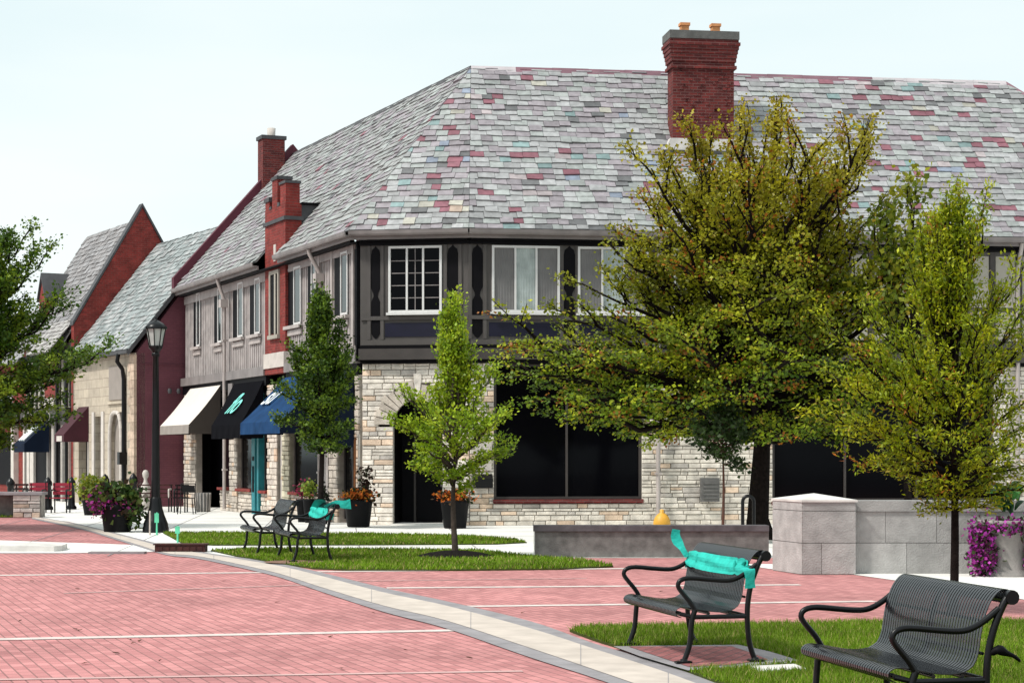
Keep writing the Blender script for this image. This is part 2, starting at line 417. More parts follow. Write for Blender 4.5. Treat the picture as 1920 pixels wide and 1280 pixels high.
def slate_pal(front):
    def f(rd, a, b):
        k = rd.uniform(.66, .98); r = rd.random()
        cl = .5 + .5 * math.sin(a * 17 + 3 * math.sin(b * 7)) * math.sin(b * 11 + 2 * math.sin(a * 9) + 1)     # coloured slates come in loose clumps
        pm = (.03 + .13 * cl) if front == 2 else ((.008 + .035 * cl + .12 * max(0, a - .3)) if front == 1 else .012)
        if r < pm: return (.27 * k, .105 * k, .135 * k)
        pc = (.16 * cl ** 1.5 + .01) * (1 if front == 2 else .55 + .5 * a) if front else 0
        if r < pm + pc:
            q = rd.random()
            if q < .35: return (.24 * k, .34 * k, .34 * k)
            if q < .55: return (.26 * k, .30 * k, .38 * k)
            if q < .82: return (.46 * k, .44 * k, .38 * k)
            return (.52 * k, .40 * k, .32 * k) if front == 2 else (.44 * k, .38 * k, .39 * k)
        if r > .965: return (.16 * k, .16 * k, .165 * k)
        if r > .75: return (.37 * k, .39 * k, .38 * k)
        if r > .5: return (.335 * k, .30 * k, .325 * k)
        if front == 0: return (.345 * k, .345 * k, .34 * k)
        return (.395 * k, .395 * k, .40 * k)
    return f
S_ = 3.95
A2 = seg_inter(FF, -(S_ - OV), FL, -(S_ - OV)); AP = Vector((A2.x, A2.y, ZE + PIT * S_))
eCF = seg_inter(FF, OV, FC, OV); eCF.z = ZE
eCL = seg_inter(FL, OV, FC, OV); eCL.z = ZE
def tL(p): return (Vector((p.x, p.y, 0)) - FL.o).dot(FL.u)
def tF(p): return (Vector((p.x, p.y, 0)) - FF.o).dot(FF.u)
eL = FL.p(LL, OV, ZE); rL = FL.p(LL, OV - S_, AP.z)
RF = 16.9
eR = FF.p(RF + 3, OV, ZE); rR = FF.p(14.75, OV - S_, AP.z)
tt0, tt1 = FL.U(535, .15), FL.U(497, .15)     # brick tower
# left wing roof (seen from outside its eave runs from gable end to corner)
mb = MB()
slates(mb, [eL, eCL, AP, rL], .20, .36, slate_pal(0), excl=[(LL - tt1 - .02, LL - tt0 + .02, -.2, .86)], seed=4)
rf_l = mb.build('roof', M_slate, bld); rf_l['label'] = 'grey slate roof plane over the left wing'
mb = MB(); slates(mb, [eCL, eCF, AP], .20, .30, slate_pal(2), seed=5)
o = mb.build('roof', M_slate, bld); o['label'] = 'narrow corner hip plane with many maroon and cream slates'
mb = MB(); slates(mb, [eCF, eR, rR, AP], .20, .33, slate_pal(1), seed=6)
rf_f = mb.build('roof', M_slate, bld); rf_f['label'] = 'long front slate roof plane with scattered maroon slates'
# rear planes and right hip close the roof
mb = MB()
bL = FL.p(LL, OV - 2 * S_, ZE); bc = seg_inter(FF, OV - 2 * S_, FL, OV - 2 * S_); bc.z = ZE
bR = FF.p(RF + 3, OV - 2 * S_, ZE)
mb.face([bL, bc, AP, rL], (.25, .25, .26)); mb.face([bc, bR, rR, AP], (.25, .25, .26)); mb.face([eR, bR, rR], (.25, .25, .26))
mb.build('rear_roof', M_slate, bld)
# ridge caps
mb = MB()
def ridge(a, b, col_mat, w=.11, h=.07):
    m = MB(); d = (b - a).normalized(); s_ = Vector((d.y, -d.x, 0)).normalized()
    n = max(1, int((b - a).length / .9)); 
    for i in range(n):
        p = a.lerp(b, i / n); q = a.lerp(b, (i + 1) / n - .004 / (b - a).length)
        up = Vector((0, 0, h + (i % 2) * .006))
        m.hexa([p - s_ * w - Vector((0, 0, w)), q - s_ * w - Vector((0, 0, w)), q + s_ * w - Vector((0, 0, w)), p + s_ * w - Vector((0, 0, w)), p - s_ * .02 + up, q - s_ * .02 + up, q + s_ * .02 + up, p + s_ * .02 + up])
    return m.build('ridge_cap', col_mat, bld)
rp = FF.U(968) ; 
a1 = FF.p(tF(AP) + 1.15, OV - S_, AP.z); a2 = FF.p(tF(AP) + 10.6, OV - S_, AP.z)
ridge(AP, a1, M_ridgel); ridge(a1, a2, M_ridge); ridge(a2, rR, M_ridgel)
ridge(AP, rL, M_lead)
ridge(rR, eR + Vector((0, 0, .02)), M_ridge)
# gutters
def gutter(Fm, u0, u1, n0=OV):
    m = MB(); pr = [(-.02, 0), (.10, 0), (.12, .04), (.13, .12), (.11, .12), (.09, .03), (-.02, .03)]
    a = [Fm.p(u0, n0 + q[0], ZE - .12 + q[1]) for q in pr]; b = [Fm.p(u1, n0 + q[0], ZE - .12 + q[1]) for q in pr]
    k = len(pr)
    m.mesh(a + b, [tuple(range(k)), tuple(range(k, 2 * k))[::-1]] + [(i, k + i, k + (i + 1) % k, (i + 1) % k) for i in range(k)])
    Fm.box(m, u0, u1, n0 - .07, n0 - .02, ZE - .20, ZE - .10)
    return m.build('gutter', M_gutter, bld)
gutter(FL, tL(eCL), tt0 - .01); gutter(FL, tt1 + .01, LL)
uC = (Vector((eCL.x, eCL.y, 0)) - FC.o).dot(FC.u); uC0 = (Vector((eCF.x, eCF.y, 0)) - FC.o).dot(FC.u)
gutter(FC, uC0, uC); gutter(FF, tF(eCF), RF + 3)
# soffits
mb = MB()
for Fm, a, b in ((FL, 0, LL), (FC, 0, 2.6), (FF, 0, RF + 3)):
    Fm.box(mb, a, b, -.02, OV - .08, ZE - .24, ZE - .21)
mb.build('soffit', M_black, bld)

# ---- wall cores
JF = .14                                    # jetty of the upper floor
mb = MB()
FC.box(mb, -.02, 2.62, -.12, JF, 3.98, ZE - .2); FF.box(mb, -.02, RF + 2.9, -.12, JF, 3.98, ZE - .2)
mb.build('upper_wall', M_trim, bld)
boxes(FL, 'siding', M_siding, bld, [(0, tt0, -.12, .04, 3.9, ZE - .2), (tt1, LL, -.12, .04, 3.9, ZE - .2)])
# siding boards as battens
rd = random.Random(3)
for lo, hi in ((.2, tt0 - .1), (tt1 + .1, LL - .1)):
    mb = MB(); u = lo
    while u < hi: FL.box(mb, u, u + .035, .04, .062, 4.12, 6.72); u += rd.uniform(.17, .24)
    o = mb.build('siding_battens', M_siding, bld); o['kind'] = 'stuff'
# rear and gable-end walls
mb = MB()
FL.box(mb, LL - .25, LL - .012, -7.4, 0, 0, ZE); FL.box(mb, -1.4, LL - .25, -7.4, -7.2, 0, ZE)
FF.box(mb, 6.0, RF + 2.8, -7.4, -7.2, 0, ZE); FF.box(mb, RF + 2.6, RF + 2.8, -7.2, -.1, 0, ZE)
mb.prism([FL.p(LL - .25, OV - .3, ZE - .3), FL.p(LL - .25, OV - S_, AP.z - .1), FL.p(LL - .25, OV - 2 * S_ + .3, ZE - .3)], FL.u * .235)
mb.build('rear_wall', M_brick, bld)
mb = MB(); FL.box(mb, 0.1, LL - .3, -7.1, -.2, 3.7, 3.9); FF.box(mb, 0.1, RF + 2.5, -7.1, -.2, 3.7, 3.9); mb.build('upper_floor', M_black, bld)

# ---- stone ground floor: chamfer
ud0, ud1 = FC.U(830), FC.U(738)             # arched doorway
cu = (ud0 + ud1) / 2; cr_ = (ud1 - ud0) / 2; zspr = 2.98 - cr_
mb = MB()
rubble(mb, FC, -.0, 2.6, 0, 3.84, 0, holes=[(ud0, ud1, 0, zspr)], seed=8, base=(.86, .79, .71), circ=(cu, zspr, cr_ + .36))
# voussoirs
nv = 17; rd = random.Random(5)
for i in range(nv):
    a0 = math.pi * i / nv + .012; a1_ = math.pi * (i + 1) / nv - .012; k = rd.uniform(.8, 1.15)
    key = i == nv // 2; r1 = cr_ + (.62 if key else rd.uniform(.36, .5)); t = .075 if key else rd.uniform(.05, .065)
    c = (.72, .66, .6) if key else (.60 * k, .53 * k, .46 * k)
    q = [(cu + r * math.cos(a), zspr + r * math.sin(a)) for r, a in ((cr_, a0), (r1, a0), (r1, a1_), (cr_, a1_))]
    mb.prism([FC.p(x, -.06, z) for x, z in q], FC.n * (t + .06), c)
# filling behind the voussoirs
q = []
for i in range(13):
    a = math.pi * i / 12; q.append((cu + (cr_ + .40) * math.cos(a), zspr + (cr_ + .40) * math.sin(a)))
q2 = [(cu + cr_ * math.cos(math.pi * i / 12), zspr + cr_ * math.sin(math.pi * i / 12)) for i in range(13)]
for i in range(12): mb.face([FC.p(q[i][0], -.01, q[i][1]), FC.p(q[i + 1][0], -.01, q[i + 1][1]), FC.p(q2[i + 1][0], -.01, q2[i + 1][1]), FC.p(q2[i][0], -.01, q2[i][1])], (.3, .26, .23))
mb.build('stone_wall', M_stone, bld)
# recessed door
mb = MB(); FC.box(mb, ud0 - .1, ud1 + .1, -1.0, -.95, 0, 3.1); FC.box(mb, ud0 - .12, ud0 - .02, -1.0, -.08, 0, 3.1); FC.box(mb, ud1 + .02, ud1 + .12, -1.0, -.08, 0, 3.1)
FC.box(mb, ud0 - .12, ud1 + .12, -1.0, -.08, 3.1, 3.2)
mb.build('porch', M_black, bld)
mb = MB(); FC.box(mb, ud0 + .04, ud1 - .30, -.93, -.87, .02, 2.9)
dr = mb.build('door', M_black, bld)
mb = MB(); FC.box(mb, ud1 - .36, ud1 - .31, -.86, -.80, .02, 2.9); FC.box(mb, ud0 + .05, ud1 - .31, -.86, -.82, 2.2, 2.28); mb.build('door_frame', M_beam, dr)
mb = MB(); mb.tube([FC.p(ud0 + .2, -.8, .9), FC.p(ud0 + .2, -.8, 1.3)], .02); mb.build('handle', M_gutter, dr)
mb = MB(); FC.box(mb, ud0 + .35, ud0 + .55, -.865, -.86, 1.45, 1.75); mb.build('notice', M_whites, dr)
mb = MB(); FC.box(mb, ud0 - .05, ud1 + .05, -.95, .12, -.02, .04); mb.build('doorstep', M_walk, bld)

# ---- stone ground floor: front
w0, w1 = FF.U(926), FF.U(1203); wz0, wz1 = .62, 3.82
v0, v1 = FF.U(1448), FF.U(1862)
mb = MB()
rubble(mb, FF, 0, RF + 2.8, 0, 3.84, 0, holes=[(w0, w1, wz0, 3.9), (v0, v1, .55, 3.9)], seed=12, base=(.74, .68, .60))
mb.build('stone_wall', M_stone, bld)
def shopwin(u0, u1, z0, z1, muls, Fm=FF, sill=M_brick):
    m = MB(); t = .06
    for a, b in ((u0, u0 + t), (u1 - t, u1)): Fm.box(m, a, b, -.14, -.02, z0, z1)
    Fm.box(m, u0 + t, u1 - t, -.14, -.02, z1 - t, z1); Fm.box(m, u0 + t, u1 - t, -.14, -.02, z0, z0 + t)
    for q in muls: Fm.box(m, q - .025, q + .025, -.14, -.02, z0 + t, z1 - t)
    w = m.build('shop_window', M_beam, bld)
    m = MB(); Fm.box(m, u0 + t, u1 - t, -.10, -.08, z0 + t, z1 - t); m.build('pane', M_glass, w)
    m = MB(); Fm.box(m, u0 - .03, u1 + .03, -.14, .10, z0 - .09, z0 - .003); m.build('sill', sill, w)
    m = MB(); Fm.box(m, u0 - .02, u1 + .02, -.55, -.5, z0 - .1, z1 + .1); m.build('dark_interior', M_black, w)
    return w
shopwin(w0, w1, wz0, wz1, [FF.U(1063)])
shopwin(v0, v1, .55, 3.82, [FF.U(1585), FF.U(1720)])

# ---- trims on the upper floor
ZB0, ZB1 = 3.9, 4.20
mb = MB()
for Fm, a, b in ((FC, -.03, 2.64), (FF, -.03, RF + 2.9)):
    Fm.box(mb, a, b, -.1, .24, ZB0 + .02, ZB1 - .02)
mb.build('floor_beam', M_beam, bld)
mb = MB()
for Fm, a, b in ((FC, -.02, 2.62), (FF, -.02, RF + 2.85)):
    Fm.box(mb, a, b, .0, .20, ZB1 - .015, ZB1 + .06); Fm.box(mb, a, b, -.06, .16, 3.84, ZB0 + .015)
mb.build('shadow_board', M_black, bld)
for Fm, a, b in ((FC, 0.0, 2.6), (FF, 0.0, FF.U(1600))):
    boxes(Fm, 'rail_board', M_trim, bld, [(a, b, JF, JF + .045, ZB1 + .065, ZB1 + .19), (a, b, JF, JF + .045, 4.86, 4.95)])
for Fm, a, b in ((FC, -.03, 2.63), (FF, -.03, RF + 2.8)): boxes(Fm, 'eave_shade_strip', M_black, bld, [(a, b, JF, JF + .07, 6.63, 6.76)])  # black strip along the wall top, soffit shade put into its colour

def vpanel(Fm, px0, px1, z0=4.42, z1=6.62):
    """dark ornamental recess with bottle-shaped outline, set in proud stiles"""
    a, b = sorted((Fm.U(px0, JF), Fm.U(px1, JF))); c = (a + b) / 2; w = (b - a) / 2
    prof = [(0, z0), (w * .45, z0 + .03), (w * .95, z0 + .12), (w * .95, 5.30), (w * .45, 5.42), (w * .55, 5.50), (w, 5.62), (w, z1 - .22), (w * .8, z1 - .1), (w * .3, z1 - .05), (0, z1)]
    pts = [(c + x, z) for x, z in prof] + [(c - x, z) for x, z in prof[::-1][1:-1]]
    m = MB(); m.prism([Fm.p(x, JF - .01, z) for x, z in pts], Fm.n * .022); m.build('inset_panel', M_black, bld)
    for s in (-1, 1):
        x = c + s * (w + .05); boxes(Fm, 'stile', M_trim, bld, [(x - .04, x + .04, JF, JF + .035, 4.40, 6.62)])
for Fm, p0, p1 in ((FC, 696, 713), (FC, 839, 859), (FF, 885, 905), (FF, 1057, 1078), (FF, 1228, 1250)): vpanel(Fm, p0, p1)
def hpanel(Fm, px0, px1):
    a, b = sorted((Fm.U(px0, JF), Fm.U(px1, JF))); m = MB(); Fm.box(m, a, b, JF, JF + .015, 4.46, 4.79); m.build('inset_panel', M_navyp, bld)

for Fm, p0, p1 in ((FC, 722, 826), (FF, 917, 1048), (FF, 1085, 1215), (FF, 1262, 1400)): hpanel(Fm, p0, p1)

def window(Fm, u0, u1, z0, z1, n, kind, mat=M_white, panes=3, parent=None, depth=.06, fw=.055):
    """kind: grid / curtain / sash"""
    m = MB(); t = fw
    Fm.box(m, u0, u0 + t, n, n + depth, z0, z1); Fm.box(m, u1 - t, u1, n, n + depth, z0, z1)
    Fm.box(m, u0 + t, u1 - t, n, n + depth, z1 - t, z1); Fm.box(m, u0 + t, u1 - t, n, n + depth, z0, z0 + t)
    iw = (u1 - u0 - 2 * t) / panes; mw = t * .42
    for i in range(1, panes): x = u0 + t + iw * i; Fm.box(m, x - mw, x + mw, n, n + depth, z0 + t, z1 - t)
    w = m.build('window', mat, parent or bld)
    m = MB(); Fm.box(m, u0 + t, u1 - t, n + .012, n + .02, z0 + t, z1 - t); m.build('pane', M_glass, w)
    m = MB(); Fm.box(m, u0 - .04, u1 + .04, n, n + depth + .06, z0 - .06, z0 - .003); m.build('sill', mat if mat is M_white else M_gutter, w)
    if kind == 'grid':
        m = MB()
        for r in range(1, 5): z = z0 + t + (z1 - z0 - 2 * t) * r / 5; Fm.box(m, u0 + t, u1 - t, n + .021, n + .029, z - .010, z + .010)
        x = u0 + t + iw * 1.5; Fm.box(m, x - .010, x + .010, n + .021, n + .0292, z0 + t, z1 - t)
        m.build('muntin', M_gutter, w)
    if kind == 'curtain':
        for i in range(panes):
            x0 = u0 + t + iw * i + (mw if i else 0); x1 = u0 + t + iw * (i + 1) - (mw if i < panes - 1 else 0)
            m = MB(); k = 14
            for j in range(k):
                a = x0 + (x1 - x0) * j / k; b = x0 + (x1 - x0) * (j + 1) / k
                na = n + .022 + .006 * (j % 2); nb = n + .022 + .006 * ((j + 1) % 2)
                m.face([Fm.p(a, na, z0 + t), Fm.p(b, nb, z0 + t), Fm.p(b, nb, z1 - t), Fm.p(a, na, z1 - t)])
            m.build('curtain', M_curtl if i % 3 == 1 else M_curt, w)
    return w
window(FC, FC.U(829, JF), FC.U(729, JF), 5.03, 6.60, JF, 'grid')
window(FF, FF.U(922, JF), FF.U(1049, JF), 5.03, 6.60, JF, 'curtain')
window(FF, FF.U(1083, JF), FF.U(1215, JF), 5.03, 6.60, JF, 'curtain')
window(FF, FF.U(1262, JF), FF.U(1395, JF), 5.03, 6.60, JF, 'curtain')
# cream half-timber panels, right part of front
edges = [1500, 1545, 1590, 1633, 1676, 1720, 1765, 1812, 1860, 1910, 1962, 2014]
for i in range(len(edges) - 1):
    a, b = FF.U(edges[i], JF) + .09, FF.U(edges[i + 1], JF) - .09
    if i in (5, 6): continue
    boxes(FF, 'stucco_panel', M_cream, bld, [(a, b, JF, JF + .012, z0, z1) for z0, z1 in ((4.45, 5.15), (5.27, 6.52))])
boxes(FF, 'timber_post', M_beam, bld, [(FF.U(e, JF) - .06, FF.U(e, JF) + .06, JF, JF + .04, 4.39, 6.62) for e in edges])
window(FF, FF.U(1728, JF), FF.U(1804, JF), 5.10, 6.50, JF, 'sash', panes=2)
# white cladding strips near the corner, left side of chamfer
boxes(FL, 'corner_board', M_dspout, bld, [(.02, .20, .04, .10, 4.2, 6.72), (.42, .56, .04, .10, 4.2, 6.72), (2.05, 2.2, .04, .10, 4.2, 6.72), (3.1, 3.22, .04, .10, 4.2, 6.72)])
boxes(FL, 'inset_panel', M_black, bld, [(-.05, .0, -.05, .17, 3.9, ZE - .2), (.22, .40, .04, .07, 4.3, 6.6)])

# ---- left facade windows
def lw(p0, p1, pm, y0, y1, mat=M_white):
    """dark reveal with a pale sash at its right"""
    u1, u0 = FL.U(p0), FL.U(p1); zt, zb = FL.Zp(pm, y0), FL.Zp(pm, y1)
    m = MB(); FL.box(m, u0, u1, .063, .072, zb, zt); m2 = m.build('window', M_black, bld)
    k = MB(); um = u0 + (u1 - u0) * .45
    FL.box(k, u0, u0 + .05, .073, .10, zb, zt); FL.box(k, um, um + .05, .073, .10, zb, zt); FL.box(k, u0, um, .073, .102, zb, zb + .06); FL.box(k, u0, um, .073, .102, zt - .05, zt)
    FL.box(k, um + .05, u1, .073, .085, zt - .04, zt); k.build('frame', mat, m2)
    k = MB(); FL.box(k, u0 + .08, um - .01, .074, .08, zb + .08, zt - .07); k.build('pane', M_glass2, m2)
    k = MB(); FL.box(k, u0 - .06, u1 + .06, .063, .17, zb - .09, zb - .003); FL.box(k, u0 - .02, u1 + .02, .063, .10, zb - .26, zb - .12); k.build('sill', M_dspout, m2)
    return m2
lw(367, 380, 374, 550, 650); lw(406, 421, 414, 541, 643); lw(441, 461, 451, 531, 633); lw(473, 493, 483, 523, 627)
lw(543, 570, 556, 502, 610); lw(582, 598, 590, 492, 600); lw(632, 658, 645, 474, 592)
# board above and below windows
boxes(FL, 'rail_board', M_siding, bld, [(tt1 + .05, LL, .064, .09, 6.46, 6.72), (.6, tt0 - .05, .064, .09, 6.52, 6.72)])
boxes(FL, 'floor_beam', M_gutter, bld, [(tt1, LL + .02, -.05, .20, 3.85, 4.10), (0, tt0, -.05, .20, 3.85, 4.10)])
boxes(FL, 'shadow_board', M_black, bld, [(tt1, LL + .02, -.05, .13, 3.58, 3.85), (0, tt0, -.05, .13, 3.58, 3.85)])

# ---- brick tower
ZT = 8.35
mb = MB(); w_ = tt1 - tt0; W = lambda f: tt0 + w_ * f
FL.box(mb, tt0, tt1, -.30, .15, 4.42, ZT)
FL.box(mb, W(.0), W(.26), -.25, .14, ZT, 8.90); FL.box(mb, W(.40), W(.66), -.25, .14, ZT, 9.10); FL.box(mb, W(.80), tt1, -.22, .14, ZT, 8.58)
FL.box(mb, tt0, tt1, -.05, .16, 3.86, 4.02)
tw = mb.build('brick_tower', M_brick2, bld)
boxes(FL, 'coping', M_lead, tw, [(W(-.02), W(.28), -.28, .17, 8.90, 8.97), (W(.38), W(.68), -.28, .17, 9.10, 9.19), (W(.78), W(1.03), -.25, .17, 8.58, 8.70), (W(.28), W(.38), -.25, .16, ZT, 8.45), (W(.68), W(.78), -.25, .16, ZT, 8.42), (tt0 - .05, tt1 + .05, -.34, .20, 7.92, 8.02)])
mb = MB(); FL.box(mb, tt0 - .005, tt1 + .005, -.04, .20, 4.02, 4.42)
mb.build('stone_block', M_whites, tw)
mb = MB(); tc_ = FL.U(516, .15); FL.box(mb, tc_ - .10, tc_ + .10, .15, .17, 6.9, 7.35); mb.build('stone_slit', M_whites, tw)
u1, u0 = FL.U(509, .15), FL.U(523, .15)
m = MB(); FL.box(m, u0, u1, .151, .165, 4.95, 6.55); wn = m.build('window', M_black, tw)
m = MB(); FL.box(m, u0 - .1, u0, .15, .2, 4.9, 6.65); FL.box(m, u1, u1 + .1, .15, .2, 4.9, 6.65); FL.box(m, u0, u1, .15, .2, 6.55, 6.65); FL.box(m, u0 - .12, u1 + .12, .15, .24, 4.8, 4.9)
FL.box(m, u0 + (u1 - u0) * .3, u0 + (u1 - u0) * .48, .166, .19, 4.9, 6.55)
m.build('stone_surround', M_cream, tw)
# dark cricket roof behind tower
mb = MB()
mb.prism([FL.p(tt0 + .02, n, z) for n, z in ((-.28, 7.6), (-.28, 8.34), (-.95, 8.34), (-.95, 8.20))], FL.u * (w_ - .04)); mb.build('cricket', M_lead, tw)
boxes(FL, 'cricket_roof', M_black, tw, [(tt0 - .06, tt1 + .05, -.98, -.29, 8.345, 8.40)])

# ---- gable parapet and rear chimney on the left end
mb = MB()
P = [(OV + .02, ZE + .02), (OV - S_, AP.z + .0), (OV - 2 * S_, ZE + .02)]
pts = [(P[0][0], P[0][1]), (P[0][0], P[0][1] + .42), (P[1][0], P[1][1] + .42), (P[2][0], P[2][1] + .42), (P[2][0], P[2][1]), (P[1][0], P[1][1])]
for q in ((0, 1, 2, 5), (5, 2, 3, 4)): mb.prism([FL.p(LL + .01, pts[i][0], pts[i][1] - .05) for i in q], FL.u * .3)
mb.build('gable_parapet', M_maroon, bld)
gc = LL + .15; un = OV - S_ + .75
mb = MB(); FL.box(mb, gc - .3, gc + .3, un - .42, un + .32, 9.9, 11.95)
ch2 = mb.build('chimney', M_brick, bld); ch2['label'] = 'small brick chimney on the left gable end'
mb = MB(); FL.box(mb, gc - .34, gc + .34, un - .47, un + .37, 11.95, 12.07); mb.build('chimney_cap', M_lead, ch2)
mb = MB(); q = FL.p(gc, un - .05, 0); mb.lathe(q.x, q.y, [(.13, 12.08), (.14, 12.35), (.10, 12.36)], 12); mb.build('chimney_pot', M_whites, ch2)
# ---- big front chimney
ca, cb = FF.U(1262, -1.55), FF.U(1376, -1.55); NF = -1.55
mb = MB(); FF.box(mb, ca, cb, NF - .6, NF, 9.3, 11.25)
st = [(11.25, 11.33, .06), (11.33, 11.42, .02), (11.42, 11.52, .05), (11.52, 11.62, .065), (11.62, 11.72, .085), (11.72, 11.82, .105), (11.82, 11.90, .135), (11.90, 11.97, .10)]
for z0, z1, e in st: FF.box(mb, ca - e, cb + e, NF - .6 - e, NF + e, z0, z1)
# header studs for relief
rd = random.Random(9)
for i in range(70):
    x = rd.uniform(ca + .1, cb - .1); z = 9.9 + .075 * rd.randrange(0, 18); FF.box(mb, x, x + .09, NF, NF + .015, z, z + .055)
chm = mb.build('chimney', M_brick, bld); chm['label'] = 'tall red brick chimney with corbelled top on the front roof'
mb = MB(); FF.box(mb, ca - .11, cb + .11, NF - .73, NF + .13, 11.97, 12.17); mb.build('chimney_cap', M_capg, chm)
for px in (1283, 1341):
    mb = MB(); u = FF.U(px, NF - .4); q = FF.p(u, NF - .4, 0)
    FF.box(mb, u - .10, u + .10, NF - .5, NF - .3, 12.17, 12.38); FF.box(mb, u - .125, u + .125, NF - .525, NF - .275, 12.38, 12.45); mb.build('chimney_pot', M_terra, chm)
mb = MB()
pr = [(ca - .22, 8.9), (ca - .22, 9.22), (ca - .08, 9.50), (cb + .08, 9.50), (cb + .22, 9.22), (cb + .22, 8.9)]
mb.prism([FF.p(x, NF + .1, z) for x, z in pr], FF.n * -1.1); mb.build('chimney_shoulder', M_capw, chm)
mb = MB(); FF.box(mb, ca - .26, cb + .26, NF - .9, NF + .15, 9.12, 9.2); mb.build('flashing', M_lead, chm)

# ---- downspouts
def dspout(Fm, u, n, z1, name='downspout', mat=M_dspout, box=True):
    m = MB(); m.tube([Fm.p(u, OV + .03, ZE - .12), Fm.p(u, OV, ZE - .25), Fm.p(u, n + .12, ZE - .62), Fm.p(u, n + .08, ZE - .75), Fm.p(u, n + .08, .08)], .052, 8)
    if box: Fm.box(m, u - .13, u + .13, n, n + .22, ZE - .95, ZE - .72)
    for z in (1.2, 3.0, 5.0): Fm.box(m, u - .075, u + .075, n, n + .14, z, z + .05)
    return m.build(name, mat, bld)
dspout(FL, FL.U(428, .1), .14, 0); dspout(FL, FL.U(602, .1), .06, 0); dspout(FF, FF.U(1233, .1), .10, 0, box=False); dspout(FF, FF.U(690 + 520, .1) + 9.3, .1, 0, box=False)
# ---- meter box, mail box, light
mb = MB(); a, b = FF.U(1311), FF.U(1346); FF.box(mb, a, b, .05, .17, .55, 1.12)
for i in range(5): FF.box(mb, a + .05, b - .05, .17, .185, .62 + i * .09, .66 + i * .09)
mb.build('vent_box', M_greybox, bld)
mb = MB(); a, b = FF.U(886), FF.U(922); FF.box(mb, a, b, .06, .22, .90, 1.12); mb.prism([FF.p(a, .06, 1.123), FF.p(a, .22, 1.123), FF.p(a, .06, 1.22)], FF.u * (b - a)); mb.build('letter_box', M_metal, bld)
mb = MB(); FF.box(mb, FF.U(890), FF.U(921), .06, .085, 1.3, 2.0); mb.build('notice_board', M_whites, bld)

# ---- left storefront ground floor
def kn(a, b, seed, z=.62, n=.02):
    m = MB(); rubble(m, FL, a, b, 0, z, n, seed=seed, hmin=.08, hmax=.15); m.build('knee_wall', M_stone, bld)
    m = MB(); FL.box(m, a, b, -.1, n + .14, z, z + .075); m.build('sill', M_brick2, bld)
def pier(a, b, seed, z0=0, z1=3.58, n=.06, base=(.60, .53, .46)):
    m = MB(); rubble(m, FL, a, b, z0, z1, n, seed=seed, base=base, hmin=.1, hmax=.2); 
    FL.box(m, a, b, -.12, n - .08, z0, z1, (.3, .26, .23)); m.build('stone_pier', M_stone, bld)
U = lambda p: FL.U(p, .05)
pier(U(369), LL, 31); pier(U(447), U(433), 32); pier(U(522), U(504), 33, base=(.66, .57, .50)); pier(U(545), U(531), 34, base=(.6, .55, .42)); pier(U(637), U(620), 35); pier(-.0, .32, 39)
kn(U(432), U(413), 40); kn(U(475), U(447), 41); kn(U(504), U(490), 42, .6); kn(U(607), U(546), 43)
boxes(FL, 'white_post', M_dspout, bld, [(U(618), U(609), -.1, .1, 0, 3.58), (U(531), U(528), -.1, .08, .0, 3.58)])
mb = MB(); FL.box(mb, 0, LL - .02, -.75, -.7, 0, 3.7); FL.box(mb, 0, LL - .1, -.7, -.05, 3.45, 3.58); FL.box(mb, LL - .34, LL - .27, -.69, -.14, 0, 3.44); mb.build('dark_interior', M_black, bld)
for a, b, z in ((U(475), U(447), .70), (U(504), U(490), .68), (U(607), U(546), .70), (U(433), U(413), .7), (U(655), U(638), .1)):
    m = MB(); FL.box(m, a, a + .05, -.12, -.04, z, 3.45); FL.box(m, b - .05, b, -.12, -.04, z, 3.45); FL.box(m, a + .05, b - .05, -.12, -.04, 3.4, 3.45)
    w = m.build('shop_window', M_beam, bld); m = MB(); FL.box(m, a + .05, b - .05, -.09, -.07, z, 3.4); m.build('pane', M_glass, w)
    if b - a > .9: m = MB(); x = a + (b - a) * .4; FL.box(m, x, x + .32, -.2, -.17, z + .05, 3.0); m.build('curtain', M_curt, w)
mb = MB(); a, b = U(489), U(476)
FL.box(mb, a, a + .16, -.1, .12, 0, 3.4); FL.box(mb, b - .34, b, -.1, .12, 0, 3.4); FL.box(mb, a + .16, b - .34, -.1, .12, 3.2, 3.4); FL.box(mb, a + .16, b - .34, -.06, .0, 0, .5)
td = mb.build('door', M_teald, bld); td['label'] = 'teal painted shop door under the blue awning'
mb = MB(); FL.box(mb, a + .16, b - .34, -.04, -.02, .5, 3.2); mb.build('pane', M_glass, td)
mb = MB(); mb.tube([FL.p(b - .3, .16, .95), FL.p(b - .3, .16, 1.35)], .025); FL.box(mb, b - .27, b - .1, .12, .135, 1.5, 1.62); FL.box(mb, b - .27, b - .1, .12, .135, .62, .95); mb.build('handle', M_black, td)
